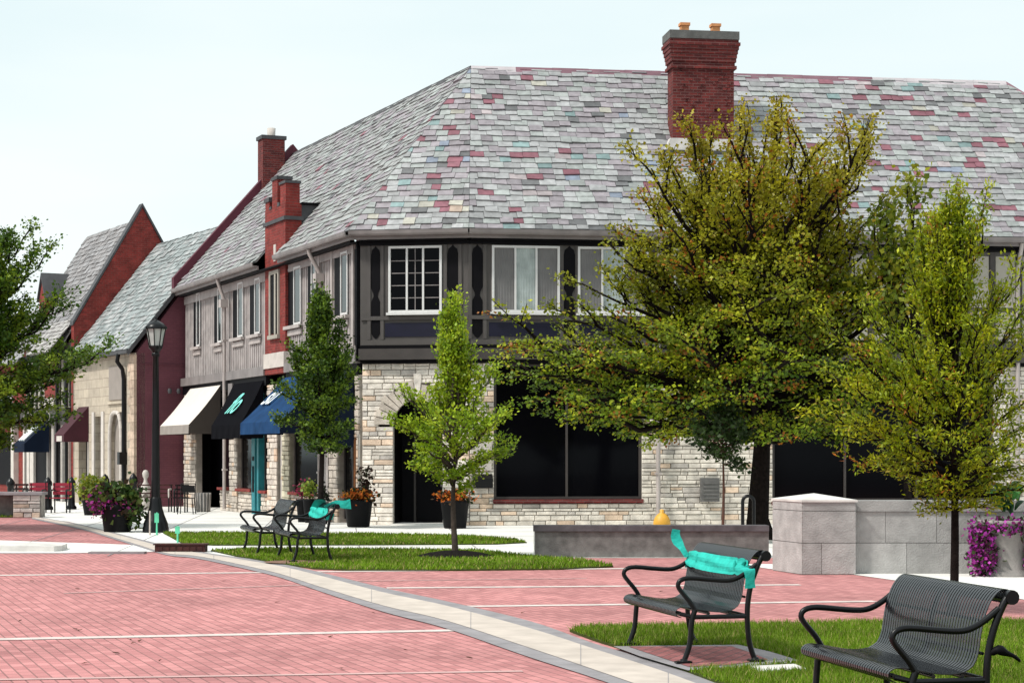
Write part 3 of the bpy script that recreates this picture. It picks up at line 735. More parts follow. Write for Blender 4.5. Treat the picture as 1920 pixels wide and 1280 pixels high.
# rooms' small lamps seen in the dark shop
# ---- awnings (retractable, part of the building)
def awning(u0, u1, zt, p, zb, vh, top, side, val, label, text=None, tmat=None, tsize=.6, tpos=(.5, .45), shear=.3):
    m = MB(); n = 10
    def q(u, v): 
        sag = -.05 * math.sin(math.pi * v); return FL.p(u, .14 + (p - .14) * v, zt + (zb - zt) * v + sag)
    for i in range(n):
        for j in range(6):
            a, b = u0 + (u1 - u0) * i / n, u0 + (u1 - u0) * (i + 1) / n; v0_, v1_ = j / 6, (j + 1) / 6
            m.face([q(a, v0_), q(b, v0_), q(b, v1_), q(a, v1_)], smooth=False)
    aw = m.build('awning', top, bld); aw['label'] = label
    for u in (u0, u1):
        m = MB(); s = .02 if u == u0 else -.02
        pts = [q(u, 0)] + [q(u, j / 6) for j in range(1, 7)] + [FL.p(u, p, zb - vh), FL.p(u, .14, zb - vh)]
        pts = [v - Vector((0, 0, .004)) for v in pts]
        for k in range(1, 6): m.face([FL.p(u + s * 0, .14, zb - vh), pts[k - 1], pts[k]], )
        m.face([FL.p(u, .14, zb - vh), pts[5], pts[6], pts[7]]); m.build('side_panel', side, aw)
    m = MB(); k = 24
    for i in range(k):
        a, b = u0 + (u1 - u0) * i / k, u0 + (u1 - u0) * (i + 1) / k
        w0_, w1_ = .012 * math.sin(i * 1.3), .012 * math.sin((i + 1) * 1.3)
        m.face([FL.p(a, p + .002, zb), FL.p(b, p + .002, zb), FL.p(b, p + .012 + w1_, zb - vh), FL.p(a, p + .012 + w0_, zb - vh)])
    m.build('valance', val, aw)
    m = MB()
    for u in (u0 + .03, (u0 + u1) / 2, u1 - .03): m.tube([FL.p(u, .12, zb - vh + .05), FL.p(u, p - .02, zb - .05)], .018, 6)
    m.tube([FL.p(u0, p - .02, zb - .05), FL.p(u1, p - .02, zb - .05)], .02, 6); m.build('awning_frame', M_gutter, aw)
    if text:
        # text lies on the slope: x axis towards viewer's right = -u
        cu_ = bpy.data.curves.new('lettering', 'FONT'); cu_.body = text; cu_.size = tsize; cu_.shear = shear; cu_.align_x = 'CENTER'; cu_.align_y = 'CENTER'; cu_.offset = .012; cu_.extrude = .002
        to = bpy.data.objects.new('tmp', cu_); C.objects.link(to); dg = bpy.context.evaluated_depsgraph_get(); me = bpy.data.meshes.new_from_object(to.evaluated_get(dg))
        bpy.data.objects.remove(to)
        xa = -FL.u; ya = (FL.p(0, 0, zt) - FL.p(0, p, zb)).normalized(); za = xa.cross(ya).normalized()
        if za.dot(FL.n) < 0: za = -za
        o_ = q(u0 + (u1 - u0) * tpos[0], tpos[1]) + za * .05
        Mx = Matrix(((xa.x, ya.x, za.x, o_.x), (xa.y, ya.y, za.y, o_.y), (xa.z, ya.z, za.z, o_.z), (0, 0, 0, 1)))
        me.transform(Matrix.Translation(-WLOC['corner_building']) @ Mx); me.materials.clear(); me.materials.append(tmat)
        lo = bpy.data.objects.new('lettering', me); C.objects.link(lo); lo.parent = aw
    return aw
awning(FL.U(422), FL.U(365), 3.74, 1.10, 2.56, .27, M_creamaw, M_brownaw, M_greyval, 'cream canvas awning with brown side panel')
awning(FL.U(503), FL.U(447), 3.72, .80, 2.50, .38, M_blackaw, M_blackaw, M_blackaw, 'black awning with aqua script lettering', 'flo', M_signt, .95, (.55, .5), .75)
awning(FL.U(621), FL.U(541), 3.72, 1.32, 2.50, .30, M_blueaw, M_navyaw, M_blueaw, 'blue awning with white lettering', 'su', M_signw, .95, (.80, .42), .35)
awning(.25, FL.U(640), 3.72, .85, 2.60, .75, M_navyaw, M_navyaw, M_navyaw, 'dark slate-blue awning at the corner')
# white sash strip between black awning & downspout
mb = MB(); FL.box(mb, FL.U(446), FL.U(438), .13, .17, 3.0, 3.75); mb.build('sign_board', M_gutter, bld)
for px, dz in ((660, 1.95), (668, 3.0)):
    mb = MB(); q = FL.p(FL.U(px) + .3, .35, dz); mb.lathe(q.x, q.y, [(.03, dz - .12), (.09, dz - .06), (.10, dz + .08), (.04, dz + .16)], 8); mb.tube([FL.p(FL.U(px) + .3, .02, dz + .1), (q.x, q.y, dz + .1)], .02, 5); mb.build('wall_lamp', M_whites, bld)
# ================================================================ PURPLE-SIDED STONE SHOP (second building)
Cc = FL.p(LL, 0, 0); F2o = Cc + FL.n * 1.64
F2 = Fr((F2o.x, F2o.y), (-.485, .875), (-.875, -.485)); L2 = 6.85
b2 = thing('stone_front_shop', 'stone fronted shop with purple painted brick side wall and steep grey slate roof', 'building', (F2o.x - 1, F2o.y + 4, 0))
Z2, S2, P2 = 5.0, 3.25, 1.27
ZR2 = Z2 + P2 * S2
def simple_pal(a, b, pm=0):
    def f(rd, x, y):
        k = rd.uniform(.75, 1.15); r = rd.random(); c = a if r < .6 else b
        return tuple(v * k for v in c)
    return f
mb = MB()
pts = [(0, 0), (-2 * S2 + .5, 0), (-2 * S2 + .5, Z2 - .3), (-S2 + .25, ZR2 - .28), (0, Z2 - .12)]
mb.prism([F2.p(0, n, z) for n, z in pts], F2.u * .3)
mb.prism([F2.p(L2 - .3, n, z) for n, z in pts], F2.u * .28)
F2.box(mb, .3, L2 - .3, -2 * S2 + .5, -2 * S2 + .8, 0, Z2 - .3)
mb.build('side_wall', M_purple, b2)
mb = MB(); slates(mb, [F2.p(L2, .25, Z2), F2.p(-.12, .25, Z2), F2.p(-.12, .25 - S2, ZR2), F2.p(L2, .25 - S2, ZR2)], .21, .34, simple_pal((.27, .30, .30), (.34, .35, .35)), seed=21)
o = mb.build('roof', M_slate, b2)
mb = MB(); mb.face([F2.p(L2, .25 - 2 * S2, Z2), F2.p(-.12, .25 - 2 * S2, Z2), F2.p(-.12, .25 - S2, ZR2), F2.p(L2, .25 - S2, ZR2)], (.25, .26, .26)); mb.build('rear_roof', M_slate, b2)
mb = MB(); 
mb.prism([F2.p(-.13, .30, Z2 - .02), F2.p(-.13, .25 - S2, ZR2 + .03), F2.p(-.13, .25 - S2, ZR2 - .14), F2.p(-.13, .30, Z2 - .20)], F2.u * .05)
mb.build('verge_board', M_lead, b2)
mb = MB(); F2.box(mb, -.1, L2, .22, .34, Z2 - .12, Z2 - .005); mb.build('gutter', M_lead, b2)
# stone facade
U2 = lambda p: F2.U(p, .05)
M_ash = brick('ashlar', (.50, .43, .34), (.42, .36, .29), (.30, .25, .20), bw=.62, bh=.30, ms=.012, var=.22, bump=.3)
ho = [(U2(191), U2(178), .3, 2.95), (U2(228), U2(206), 0, 3.05), (U2(166), U2(147), 0, 3.2)]
mb = MB()
us = sorted([0, L2] + [v for h in ho for v in h[:2]])
for a, b in zip(us[:-1], us[1:]):
    hh = [h for h in ho if h[0] <= (a + b) / 2 <= h[1]]
    if hh: 
        F2.box(mb, a, b, -.3, .04, hh[0][3], Z2 - .1)
        if hh[0][2] > 0: F2.box(mb, a, b, -.3, .04, 0, hh[0][2])
    else: F2.box(mb, a, b, -.3, .04, 0, Z2 - .1)
mb.build('stone_front', M_ash, b2)
mb = MB(); rd = random.Random(4); z = 0
while z < Z2 - .15:
    h = .27; k = rd.uniform(.75, 1.1); 
    F2.box(mb, -.01, .42 if int(z / .27) % 2 else .62, -.02, .07, z, min(z + h - .012, Z2 - .12), (.52 * k, .40 * k, .31 * k)); z += h
mb.build('quoin', M_stone, b2)
boxes(F2, 'stone_jamb', M_whites, b2, [(U2(178), U2(178) + .25, .04, .09, 0, 3.1), (U2(191) - .28, U2(191) - .01, .04, .09, 0, 3.1)])
# arched niche
a, b = U2(228), U2(206); cu2 = (a + b) / 2; r2 = (b - a) / 2
mb = MB()
ar = [(a, 0), (a, 2.2)] + [(cu2 - r2 * math.cos(math.pi * i / 10) , 2.2 + .95 * math.sin(math.pi * i / 10) ** 1.0) for i in range(1, 10)] + [(b, 2.2), (b, 0)]
ar2 = [(u, min(z, 3.04)) for u, z in ar]
mb.prism([F2.p(u, -.16, z) for u, z in ar2], F2.n * .05); mb.build('arched_door', M_greyval, b2)
mb = MB()
for i in range(len(ar2) - 1):
    p, q = ar2[i], ar2[i + 1]; mb.tube([F2.p(p[0], .06, p[1]), F2.p(q[0], .06, q[1])], .07, 6)
mb.build('arch_surround', M_whites, b2)
boxes(F2, 'hood_mould', M_ash, b2, [(U2(232), U2(203), .041, .12, 3.32, 3.40)])
mb = MB(); F2.box(mb, U2(230), U2(205), .041, .07, 3.45, 4.55); mb.build('blank_panel', M_greyval, b2)
mb = MB(); F2.box(mb, U2(191), U2(178), -.25, -.2, .3, 2.95); w = mb.build('window', M_black, b2)
mb = MB(); u = U2(189); F2.box(mb, u, u + .12, -.2, -.1, .3, 2.95); mb.build('frame', M_greyval, w)
mb = MB(); F2.box(mb, U2(166), U2(147), -.28, -.22, 0, 3.2); w = mb.build('shop_window', M_black, b2)
mb = MB(); u = U2(160); F2.box(mb, u, u + .3, -.2, -.1, 0, 2.4); mb.build('frame', M_whites, w)
# burgundy awning
a, b = U2(166), U2(148); mb = MB()
mb.prism([F2.p(a, .05, 3.3), F2.p(a, .9, 2.35), F2.p(a, .9, 2.1), F2.p(a, .05, 2.1)], F2.u * (b - a)); aw = mb.build('awning', M_burg, b2); aw['label'] = 'burgundy awning'
mb = MB(); F2.box(mb, a + .2, b - .3, .905, .92, 2.12, 2.3); mb.build('sign_patch', M_whites, aw)
# black downspout with curl
mb = MB(); u = U2(236); mb.tube([F2.p(u, .3, Z2 - .1), F2.p(u, .34, Z2 - .35), F2.p(u, .16, Z2 - .6), F2.p(u, .12, Z2 - .9), F2.p(u, .12, .2)], .07, 8)
F2.box(mb, u - .12, u + .12, .05, .3, 1.35, 1.75); mb.build('downspout', M_metal, b2)
# conduit and lamps on the purple side wall
F2s = Fr((F2o.x, F2o.y), (.875, .485), (.485, -.875))
mb = MB(); mb.tube([F2s.p(0.2, .03, 4.55), F2s.p(2.0, .03, 4.55), F2s.p(2.06, .03, 4.45), F2s.p(2.06, .03, 3.7)], .018, 6); mb.build('conduit', M_purple, b2)
for u in (1.05, 1.35, 1.65):
    mb = MB(); mb.tube([F2s.p(u, .0, 3.72), F2s.p(u, .16, 3.74)], .02, 6); q = F2s.p(u, .2, 0); mb.lathe(q.x, q.y, [(.05, 3.62), (.07, 3.7), (.05, 3.78)], 8); mb.build('flood_light', M_lead, b2)

# ================================================================ BRICK GABLE SHOP (third building)
G3 = F2.p(L2, 0, 0); F3 = Fr((G3.x, G3.y), (-.485, .875), (-.875, -.485)); L3 = 6.7
b3 = thing('brick_gable_shop', 'shop with tall pointed red brick gable wall, steep slate roof and half timbered front', 'building', (G3.x, G3.y + 3, 0))
S3, Z3, ZA = 2.45, 5.95, 10.05
mb = MB()
mb.prism([F3.p(0, n, z) for n, z in ((.02, 0), (.02, 6.2), (-S3, ZA + .38), (-2 * S3, 6.2), (-2 * S3, 0))], F3.u * .32)
F3.box(mb, L3 - .3, L3, -2 * S3, .0, 0, 6.0); F3.box(mb, .32, L3 - .3, -2 * S3, -2 * S3 + .3, 0, 6)
mb.build('gable_wall', M_brick2, b3)
mb = MB()
for s0, s1 in (((.06, 6.18), (-S3, ZA + .40)), ((-S3, ZA + .40), (-2 * S3 - .04, 6.18))):
    a, b = F3.p(-.04, s0[0], s0[1]), F3.p(-.04, s1[0], s1[1]); mb.prism([a, b, b + Vector((0, 0, .13)), a + Vector((0, 0, .13))], F3.u * .40)
mb.build('coping', M_lead, b3)
mb = MB(); slates(mb, [F3.p(L3, .25, Z3 - .35), F3.p(.32, .25, Z3 - .35), F3.p(.32, -S3, ZA), F3.p(L3, -S3, ZA)], .21, .34, simple_pal((.25, .235, .235), (.29, .28, .285)), seed=22)
mb.build('roof', M_slate, b3)
mb = MB(); mb.face([F3.p(L3, -2 * S3, Z3), F3.p(.3, -2 * S3, Z3), F3.p(.3, -S3, ZA), F3.p(L3, -S3, ZA)], (.25, .26, .26)); mb.prism([F3.p(L3, 0, Z3), F3.p(L3, -S3, ZA - .1), F3.p(L3, -2 * S3, Z3)], F3.u * -.2, (.3, .1, .08)); mb.build('rear_roof', M_slate, b3)
# dormer
mb = MB(); u = F3.U(97, -.8); 
pr = [(-.45, 6.3), (-.45, 7.5), (0, 8.3), (.45, 7.5), (.45, 6.3)]
mb.prism([F3.p(u + x, -.45, z) for x, z in pr], F3.n * -1.2); dm = mb.build('dormer', M_brick2, b3)
mb = MB()
for s in (-1, 1): mb.prism([F3.p(u, -.38, 8.36), F3.p(u + s * .56, -.38, 7.42), F3.p(u + s * .56, -.38, 7.54), F3.p(u, -.38, 8.5)], F3.n * -1.5)
mb.build('roof', M_lead, dm)
mb = MB(); F3.box(mb, u - .2, u + .2, -.45, -.43, 6.6, 7.4); mb.build('window', M_black, dm)
# projecting eave gablet + fascia
U3 = lambda p: F3.U(p, .05)
mb = MB(); slates(mb, [F3.p(U3(88), .8, 5.25), F3.p(.35, .8, 5.25), F3.p(.35, -.1, 6.4), F3.p(U3(95), -.1, 6.4)], .2, .34, simple_pal((.36, .34, .33), (.42, .40, .38)), seed=25); mb.build('porch_roof', M_slate, b3)
mb = MB(); F3.box(mb, .33, U3(70), .0, .75, 5.05, 5.22); mb.build('eave_board', M_black, b3)
mb = MB(); F3.box(mb, .32, L3 - .3, -.25, .0, 0, 5.6); mb.build('front_wall', M_cream, b3)
x = .4
while x < L3 - .4: boxes(F3, 'timber_post', M_beam, b3, [(x, x + .16, 0, .05, 3.35, 5.05)]); x += .62
boxes(F3, 'timber_rail', M_beam, b3, [(.34, L3 - .3, .0, .055, 4.35, 4.47)])
mb = MB(); a, b = U3(108), U3(88); F3.box(mb, a, b, 0, .14, 3.5, 5.0); bp_ = mb.build('brick_pier', M_brick2, b3)
boxes(F3, 'stone_block', M_whites, bp_, [(a - .05, b + .05, .0, .2, 3.36, 3.7), (a - .03, b + .03, .0, .17, 4.3, 4.55)])
mb = MB(); F3.box(mb, .33, L3 - .3, 0, .22, 2.72, 3.32); mb.build('sign_fascia', M_beam, b3)
for px in (62, 95):
    mb = MB(); u = U3(px); mb.prism([F3.p(u + .55 * math.cos(t * math.pi / 8), .221, 3.02 + .18 * math.sin(t * math.pi / 8)) for t in range(16)], F3.n * .03); sg = mb.build('oval_sign', M_black, b3)
    mb = MB(); mb.tube([F3.p(u + .58 * math.cos(t * math.pi / 10), .24, 3.02 + .20 * math.sin(t * math.pi / 10)) for t in range(21)], .02, 5); mb.build('frame', M_cream, sg)
mb = MB(); F3.box(mb, .34, L3 - .31, 0.001, .03, 0, 2.72); mb.build('shop_window', M_black, b3)
for px, w, m_ in ((132, .10, 0), (121, .25, 0), (104, .35, 0), (93, .16, 0), (66, .5, 0), (58, .35, 0), (49, .2, 0)):
    boxes(F3, 'shopfront_post', M_whites, b3, [(U3(px), U3(px) + w, .03, .12, 0, 2.72)])
a, b = U3(100), U3(80); mb = MB()
mb.prism([F3.p(a, .2, 2.9), F3.p(a, 1.1, 2.05), F3.p(a, 1.1, 1.75), F3.p(a, .2, 1.75)], F3.u * (b - a)); aw = mb.build('awning', M_navyaw, b3); aw['label'] = 'navy awning with white lettering strip'
mb = MB()
for i in range(3):
    q0 = F3.p(a + (b - a) * (.3 + i * .2), .46, 2.70); q1 = F3.p(a + (b - a) * (.3 + i * .2), 1.02, 2.17); mb.tube([q0, q1], .05, 5)
mb.build('lettering', M_signw, aw)
for px in (120, 138):
    mb = MB(); u = U3(px); mb.tube([F3.p(u, .3, 5.1), F3.p(u, .3, .1)], .06, 8); mb.build('downspout', M_metal, b3)

# ================================================================ FAR LEFT SHOP ROW (fourth building)
G4 = F3.p(L3, 0, 0); F4 = Fr((G4.x, G4.y), (-.56, .83), (-.83, -.56)); L4 = 14
b4 = thing('white_trimmed_shop', 'low far shop with white posts, mostly hidden behind the tree at the left edge', 'building', (G4.x - 3, G4.y + 6, 0))
mb = MB(); F4.box(mb, .01, L4, -5, 0, 0, 5.2); mb.build('brick_wall', M_brick2, b4)
mb = MB(); mb.prism([F4.p(0.01, .4, 5.1), F4.p(0.01, -2.5, 7.6), F4.p(0.01, -5.4, 5.1)], F4.u * L4, (.27, .26, .26)); mb.build('roof', M_slate, b4)
for i in range(4):
    u = 1.2 + i * 3.3; mb = MB(); F4.box(mb, u, u + 1.6, .0, .08, 3.4, 4.7); w = mb.build('window', M_white, b4)
    mb = MB(); F4.box(mb, u + .1, u + .75, .08, .09, 3.5, 4.6); F4.box(mb, u + .85, u + 1.5, .08, .09, 3.5, 4.6); mb.build('pane', M_glass2, w)
    mb = MB(); F4.box(mb, u - .3, u + 2.0, .0, .05, .5, 2.5); w = mb.build('shop_window', M_black, b4)
    mb = MB(); F4.box(mb, u - .6, u - .3, 0, .2, 0, 2.9); mb.build('white_post', M_whites, b4)
mb = MB(); F4.box(mb, .02, L4, .0, .25, 2.9, 3.3); mb.build('sign_fascia', M_beam, b4)
# ================================================================ GROUND
def gpoly(name, px, z, mat, inset=None, kind='structure', label=None, pts=None):
    m = MB(); p = pts or [G(a, b) for a, b in px]
    m.face([(x, y, z) for x, y in p]); o = m.build(name, mat); o['kind'] = kind
    if label: o['label'] = label
    return o
m = MB(); m.face([(-400, -60, -.02), (400, -60, -.02), (400, 600, -.02), (-400, 600, -.02)]); struct(m.build('ground', M_asph))
m = MB(); m.face([(-30, 3, 0), (24, 3, 0), (24, 52, 0), (-30, 70, 0)]); struct(m.build('brick_plaza', M_paver))
sw = [G(-500, 958), G(0, 966), G(75, 971), G(130, 978), G(200, 995), G(300, 1021), G(420, 1043), G(1003, 1050), (0.37, 31.3), (26, 31.3), (26, 75), (-45, 110)]
gpoly('sidewalk', None, .004, M_walk, pts=sw)
# expansion joints on the sidewalk
m = MB()
for i in range(9):
    y = 33 + i * 2.2; m.box(-14 - i * .4, .3 if y < 36 else 20, y - .012, y + .012, .0041, .0062)
for i in range(12):
    x = -13 + i * 2.1; m.face([(x - .012, 31.8, .0082), (x + .012, 31.8, .0082), (x + .012 - 2.5, 60, .0082), (x - .012 - 2.5, 60, .0082)])
struct(m.build('sidewalk_joint', M_grey))
rsw = [G(1440, 1066), G(1510, 1074), G(1600, 1077), G(1700, 1091), G(1800, 1104), G(1920, 1124), G(2300, 1190), (18, 24), (18, 29.5), (3.5, 29.5)]
gpoly('sidewalk', None, .006, M_walk, pts=rsw)
# curved beige band with grey edging
T = [(60, 967, 968, 971, 973), (150, 983, 985, 990, 992), (240, 1005, 1008, 1016, 1019), (309, 1022, 1026, 1037, 1040), (360, 1032, 1035, 1042, 1046), (412, 1040, 1043, 1051, 1056), (515, 1055, 1060, 1074, 1080), (600, 1073, 1080, 1101, 1109), (717, 1102, 1111, 1136, 1147), (834, 1127, 1136, 1164, 1178), (990, 1164, 1178, 1215, 1232), (1108, 1205, 1216, 1255, 1270), (1225, 1240, 1254, 1296, 1312), (1300, 1265, 1281, 1326, 1344), (1400, 1300, 1318, 1368, 1390)]
def interp(T, n=6):
    """Catmull-Rom through the table in ground space"""
    P = [[G(r[0], r[k]) for k in range(1, 5)] for r in T]; o = []
    for i in range(len(P) - 1):
        for j in range(n):
            t = j / n; row = []
            for k in range(4):
                p0 = P[max(i - 1, 0)][k]; p1 = P[i][k]; p2 = P[i + 1][k]; p3 = P[min(i + 2, len(P) - 1)][k]
                row.append(tuple(.5 * (2 * p1[c] + (p2[c] - p0[c]) * t + (2 * p0[c] - 5 * p1[c] + 4 * p2[c] - p3[c]) * t * t + (3 * p1[c] - p0[c] - 3 * p2[c] + p3[c]) * t ** 3) for c in (0, 1)))
            o.append(row)
    o.append(P[-1]); return o
BT = interp(T)
def strip(name, a, b, z, mat):
    m = MB()
    for i in range(len(BT) - 1): m.face([(*BT[i][a], z), (*BT[i + 1][a], z), (*BT[i + 1][b], z), (*BT[i][b], z)])
    return struct(m.build(name, mat))
strip('grey_edging', 0, 3, .009, M_grey); strip('path_band', 1, 2, .013, M_band)
m = MB()
for i in range(2, len(BT) - 1, 9):
    a, b = Vector((*BT[i][1], .0145)), Vector((*BT[i][2], .0145)); d = (Vector((*BT[i + 1][1], 0)) - Vector((*BT[i][1], 0))).normalized() * .01
    m.face([a - d, a + d, b + d, b - d])
struct(m.build('path_joint', M_grey))
def band(pa, pb, w, mat, z=.005, name='paving_line'):
    a = Vector((*G(*pa), z)); b = Vector((*G(*pb), z)); d = (b - a).normalized(); s = Vector((-d.y, d.x, 0)) * w / 2
    n = 1; m = MB(); m.face([a - s, b - s, b + s, a + s]); return struct(m.build(name, mat))
M_line = plain('worn_white_paver', (.62, .53, .50), .9, .2, 5, .1, spec=.2)
M_line2 = plain('faded_paver_line', (.55, .35, .335), .9, .2, 4, .1, spec=.2)
band((-700, 1086), (497, 1073), .22, M_line); band((-700, 1212), (880, 1181), .20, M_line)
band((120, 1112), (590, 1096), .10, M_line2); band((-200, 1277), (980, 1258), .10, M_line2)
band((725, 1102), (1500, 1096), .20, M_line); band((845, 1137), (1640, 1127), .20, M_line)
band((560, 1072), (1420, 1063), .22, M_line); band((600, 1090), (1100, 1084), .08, M_line2)
# concrete crosswalk strip and raised kerb on the left
gpoly('crosswalk_strip', [(-500, 1008), (0, 1013), (150, 1018), (290, 1023), (300, 1034), (190, 1036), (120, 1037), (0, 1037), (-500, 1036)], .007, M_walk)
m = MB(); a, b = G(-500, 1034), G(112, 1034)
pr = []
pts = [(a[0], a[1]), (b[0] - .1, b[1]), (b[0], b[1] + .15), (b[0] - .1, b[1] + 1.0), (b[0] - .5, b[1] + 1.5), (a[0], b[1] + 1.5)]
m.prism([(x, y, 0) for x, y in pts], (0, 0, .10)); o = m.build('kerb', M_capw); struct(o)
m = MB(); a = G(165, 1038); m.box(a[0], a[0] + .95, a[1], a[1] + .25, 0, .035); struct(m.build('kerb', M_grey))

# ---- lawns: soil beds with real blades
def inpoly(x, y, poly):
    ins = np.zeros(len(x), bool); n = len(poly)
    for i in range(n):
        x1, y1 = poly[i]; x2, y2 = poly[(i + 1) % n]
        c = ((y1 > y) != (y2 > y)); xi = (x2 - x1) * (y - y1) / ((y2 - y1) if y2 != y1 else 1e-9) + x1
        ins ^= c & (x < xi)
    return ins
def lawn(poly, dens, h, w, seed, holes=(), gate=None):
    m = MB(); m.prism([(x, y, -.01) for x, y in poly], (0, 0, .034)); o = m.build('lawn_soil', M_soil); struct(o)
    r = np.random.default_rng(seed); P = np.array(poly); x0, y0 = P.min(0); x1, y1 = P.max(0)
    n = int((x1 - x0) * (y1 - y0) * dens); x = r.uniform(x0, x1, n); y = r.uniform(y0, y1, n)
    k = inpoly(x, y, poly)
    for hp in holes: k &= ~inpoly(x, y, hp)
    bare = (np.sin(x * 1.7 + 3) + np.sin(y * 2.3 + x) + r.normal(0, .9, n)) > 2.7; k &= ~bare
    x, y = x[k], y[k]; n = len(x)
    a = r.uniform(0, 2 * np.pi, n); hh = h * r.uniform(.5, 1.25, n); ww = w * r.uniform(.6, 1.3, n); lean = r.uniform(0, .9, n) * hh; la = r.uniform(0, 2 * np.pi, n)
    v = np.zeros((n, 3, 3), 'f')
    v[:, 0] = np.stack([x - np.cos(a) * ww, y - np.sin(a) * ww, np.full(n, .02)], 1)
    v[:, 1] = np.stack([x + np.cos(a) * ww, y + np.sin(a) * ww, np.full(n, .02)], 1)
    v[:, 2] = np.stack([x + np.cos(la) * lean, y + np.sin(la) * lean, .02 + hh], 1)
    pat = .5 + .5 * np.sin(x * 1.1 + np.sin(y * .9) * 2) * np.sin(y * 1.3 + x * .4)
    br = (.70 + .42 * pat + r.normal(0, .16, n)).clip(.4, 1.5)[:, None]
    base = np.array([[.165, .275, .012]]); dry = np.array([[.42, .36, .12]])
    t = (r.random(n) < .13)[:, None]; col = np.where(t, dry, base) * br
    return leafmesh('grass', v.reshape(-1, 3), 3, col, M_grass)
def leafmesh(name, v, k, col, mat, parent=None):
    nf = len(v) // k; me = bpy.data.meshes.new(name)
    me.vertices.add(len(v)); me.vertices.foreach_set('co', v.astype('f').ravel())
    me.loops.add(len(v)); me.loops.foreach_set('vertex_index', np.arange(len(v), dtype='i'))
    me.polygons.add(nf); me.polygons.foreach_set('loop_start', np.arange(0, len(v), k, dtype='i')); me.polygons.foreach_set('loop_total', np.full(nf, k, dtype='i'))
    me.update(calc_edges=True); me.materials.append(mat)
    c = np.ones((nf, k, 4), 'f'); c[:, :, :3] = col[:, None, :]
    ca = me.color_attributes.new('Col', 'FLOAT_COLOR', 'CORNER'); ca.data.foreach_set('color', c.ravel()); me.validate()
    o = bpy.data.objects.new(name, me); C.objects.link(o)
    if parent is not None: o.parent = parent
    else: o['kind'] = 'stuff'
    return o
g1 = [G(*p) for p in ((306, 1000), (330, 1000.5), (400, 1000), (700, 1002), (880, 1006), (960, 1012), (988, 1018), (930, 1021), (700, 1022.5), (400, 1023), (345, 1021))]
g2 = [G(*p) for p in ((395, 1033), (500, 1030), (700, 1031), (900, 1033), (1003, 1045.5), (1090, 1051), (1150, 1063), (1050, 1068), (850, 1070), (660, 1070), (590, 1067), (520, 1057), (440, 1043))]
o = lawn(g1, 600, .055, .016, 1); tag(o, 'narrow strip of mown grass along the pale sidewalk behind the two benches', 'grass', kind='stuff')
mul = [( -.93 + .66 * math.cos(t), 31.3 + .62 * math.sin(t)) for t in np.linspace(0, 6.2, 24)]
dirt = [(-3.35 + .5 * math.cos(t), 29.75 + .45 * math.sin(t)) for t in np.linspace(0, 6.2, 14)]
o = lawn(g2, 700, .055, .014, 2, holes=[mul, dirt]); tag(o, 'curved lawn with the young tree and the pair of benches', 'grass', kind='stuff')
m = MB(); nn = 24
for ring in range(3):
    r0, r1 = ring / 3, (ring + 1) / 3
    for i in range(nn):
        a0, a1 = 2 * math.pi * i / nn, 2 * math.pi * (i + 1) / nn
        hz = lambda r: .03 + .10 * (1 - r * r)
        m.face([(-.93 + .66 * r * math.cos(a), 31.3 + .62 * r * math.sin(a), hz(r)) for r, a in ((r0, a0), (r1, a0), (r1, a1), (r0, a1))])
o = m.build('mulch_mound', M_mulch); tag(o, 'round mound of dark mulch around the young tree trunk', 'mulch', kind='stuff')
m = MB(); m.face([(x, y, .027) for x, y in dirt]); tag(m.build('bare_soil', plain('bare_dirt', (.22, .12, .08), .95, .3, 8, .3)), 'worn reddish bare patch under the bench legs', 'soil', kind='stuff')
pad = [G(*p) for p in ((1150, 1217), (1384, 1214), (1440, 1226), (1505, 1246), (1400, 1256), (1290, 1263), (1200, 1236))]
padi = [G(*p) for p in ((1178, 1218), (1372, 1218), (1408, 1230), (1440, 1243), (1370, 1253), (1292, 1257))]
g3 = [G(*p) for p in ((1068, 1184), (1110, 1179), (1300, 1176), (1650, 1170), (1920, 1168), (2500, 1166))] + [(9, 8), (1.9, 8)] + [G(*p) for p in ((1420, 1300), (1340, 1281), (1290, 1262), (1180, 1222), (1110, 1200))]
lid = [G(*p) for p in ((1408, 1258), (1490, 1254), (1512, 1263), (1425, 1268))]
o = lawn(g3, 3600, .06, .0055, 3, holes=[pad, lid]); tag(o, 'bright green lawn in the right foreground under the front benches', 'grass', kind='stuff')
gpoly('bench_pad_border', None, .030, M_grey, pts=pad); gpoly('bench_pad', None, .034, brick('pad_paver', (.36, .13, .13), (.26, .09, .09), (.15, .09, .09), bw=.2, bh=.1, ms=.008, var=.25, rot=R(-69)), pts=padi)
m = MB(); m.prism([(x, y, 0) for x, y in lid], (0, 0, .045)); tag(m.build('utility_lid', M_capw), 'small pale concrete utility lid set in the grass by the front bench', 'utility cover')
# fringe of soil between paving and lawn
# ================================================================ WALLS IN THE PLAZA
pr_ = thing('stone_pier_wall', 'grey cast stone garden wall ending in a square pier with pale pyramid cap', 'wall', (4.4, 27.4, 0))
c0 = Vector((*G(1505, 1077), 0)); c1 = Vector((*G(1450, 1069), 0)); c2 = c0 + Vector((.745, .02, 0)); c3 = c1 + Vector((.745, .02, 0))
def pbox(m, P, z0, z1, e=0, col=(1, 1, 1)):
    c = sum(P, Vector((0, 0, 0))) / 4; Q = [p + (p - c).normalized() * e for p in P]
    m.hexa([q + Vector((0, 0, z0)) for q in Q] + [q + Vector((0, 0, z1)) for q in Q], col)
PP = [c0, c2, c3, c1]
M_pst = colored('cast_stone_block', .9, .2, 5.5, .5, .2, 40)
m = MB(); pbox(m, PP, 0, 1.02, 0, (.26, .24, .23)); m.build('pier_core', M_pst, pr_)
m = MB(); J = .006
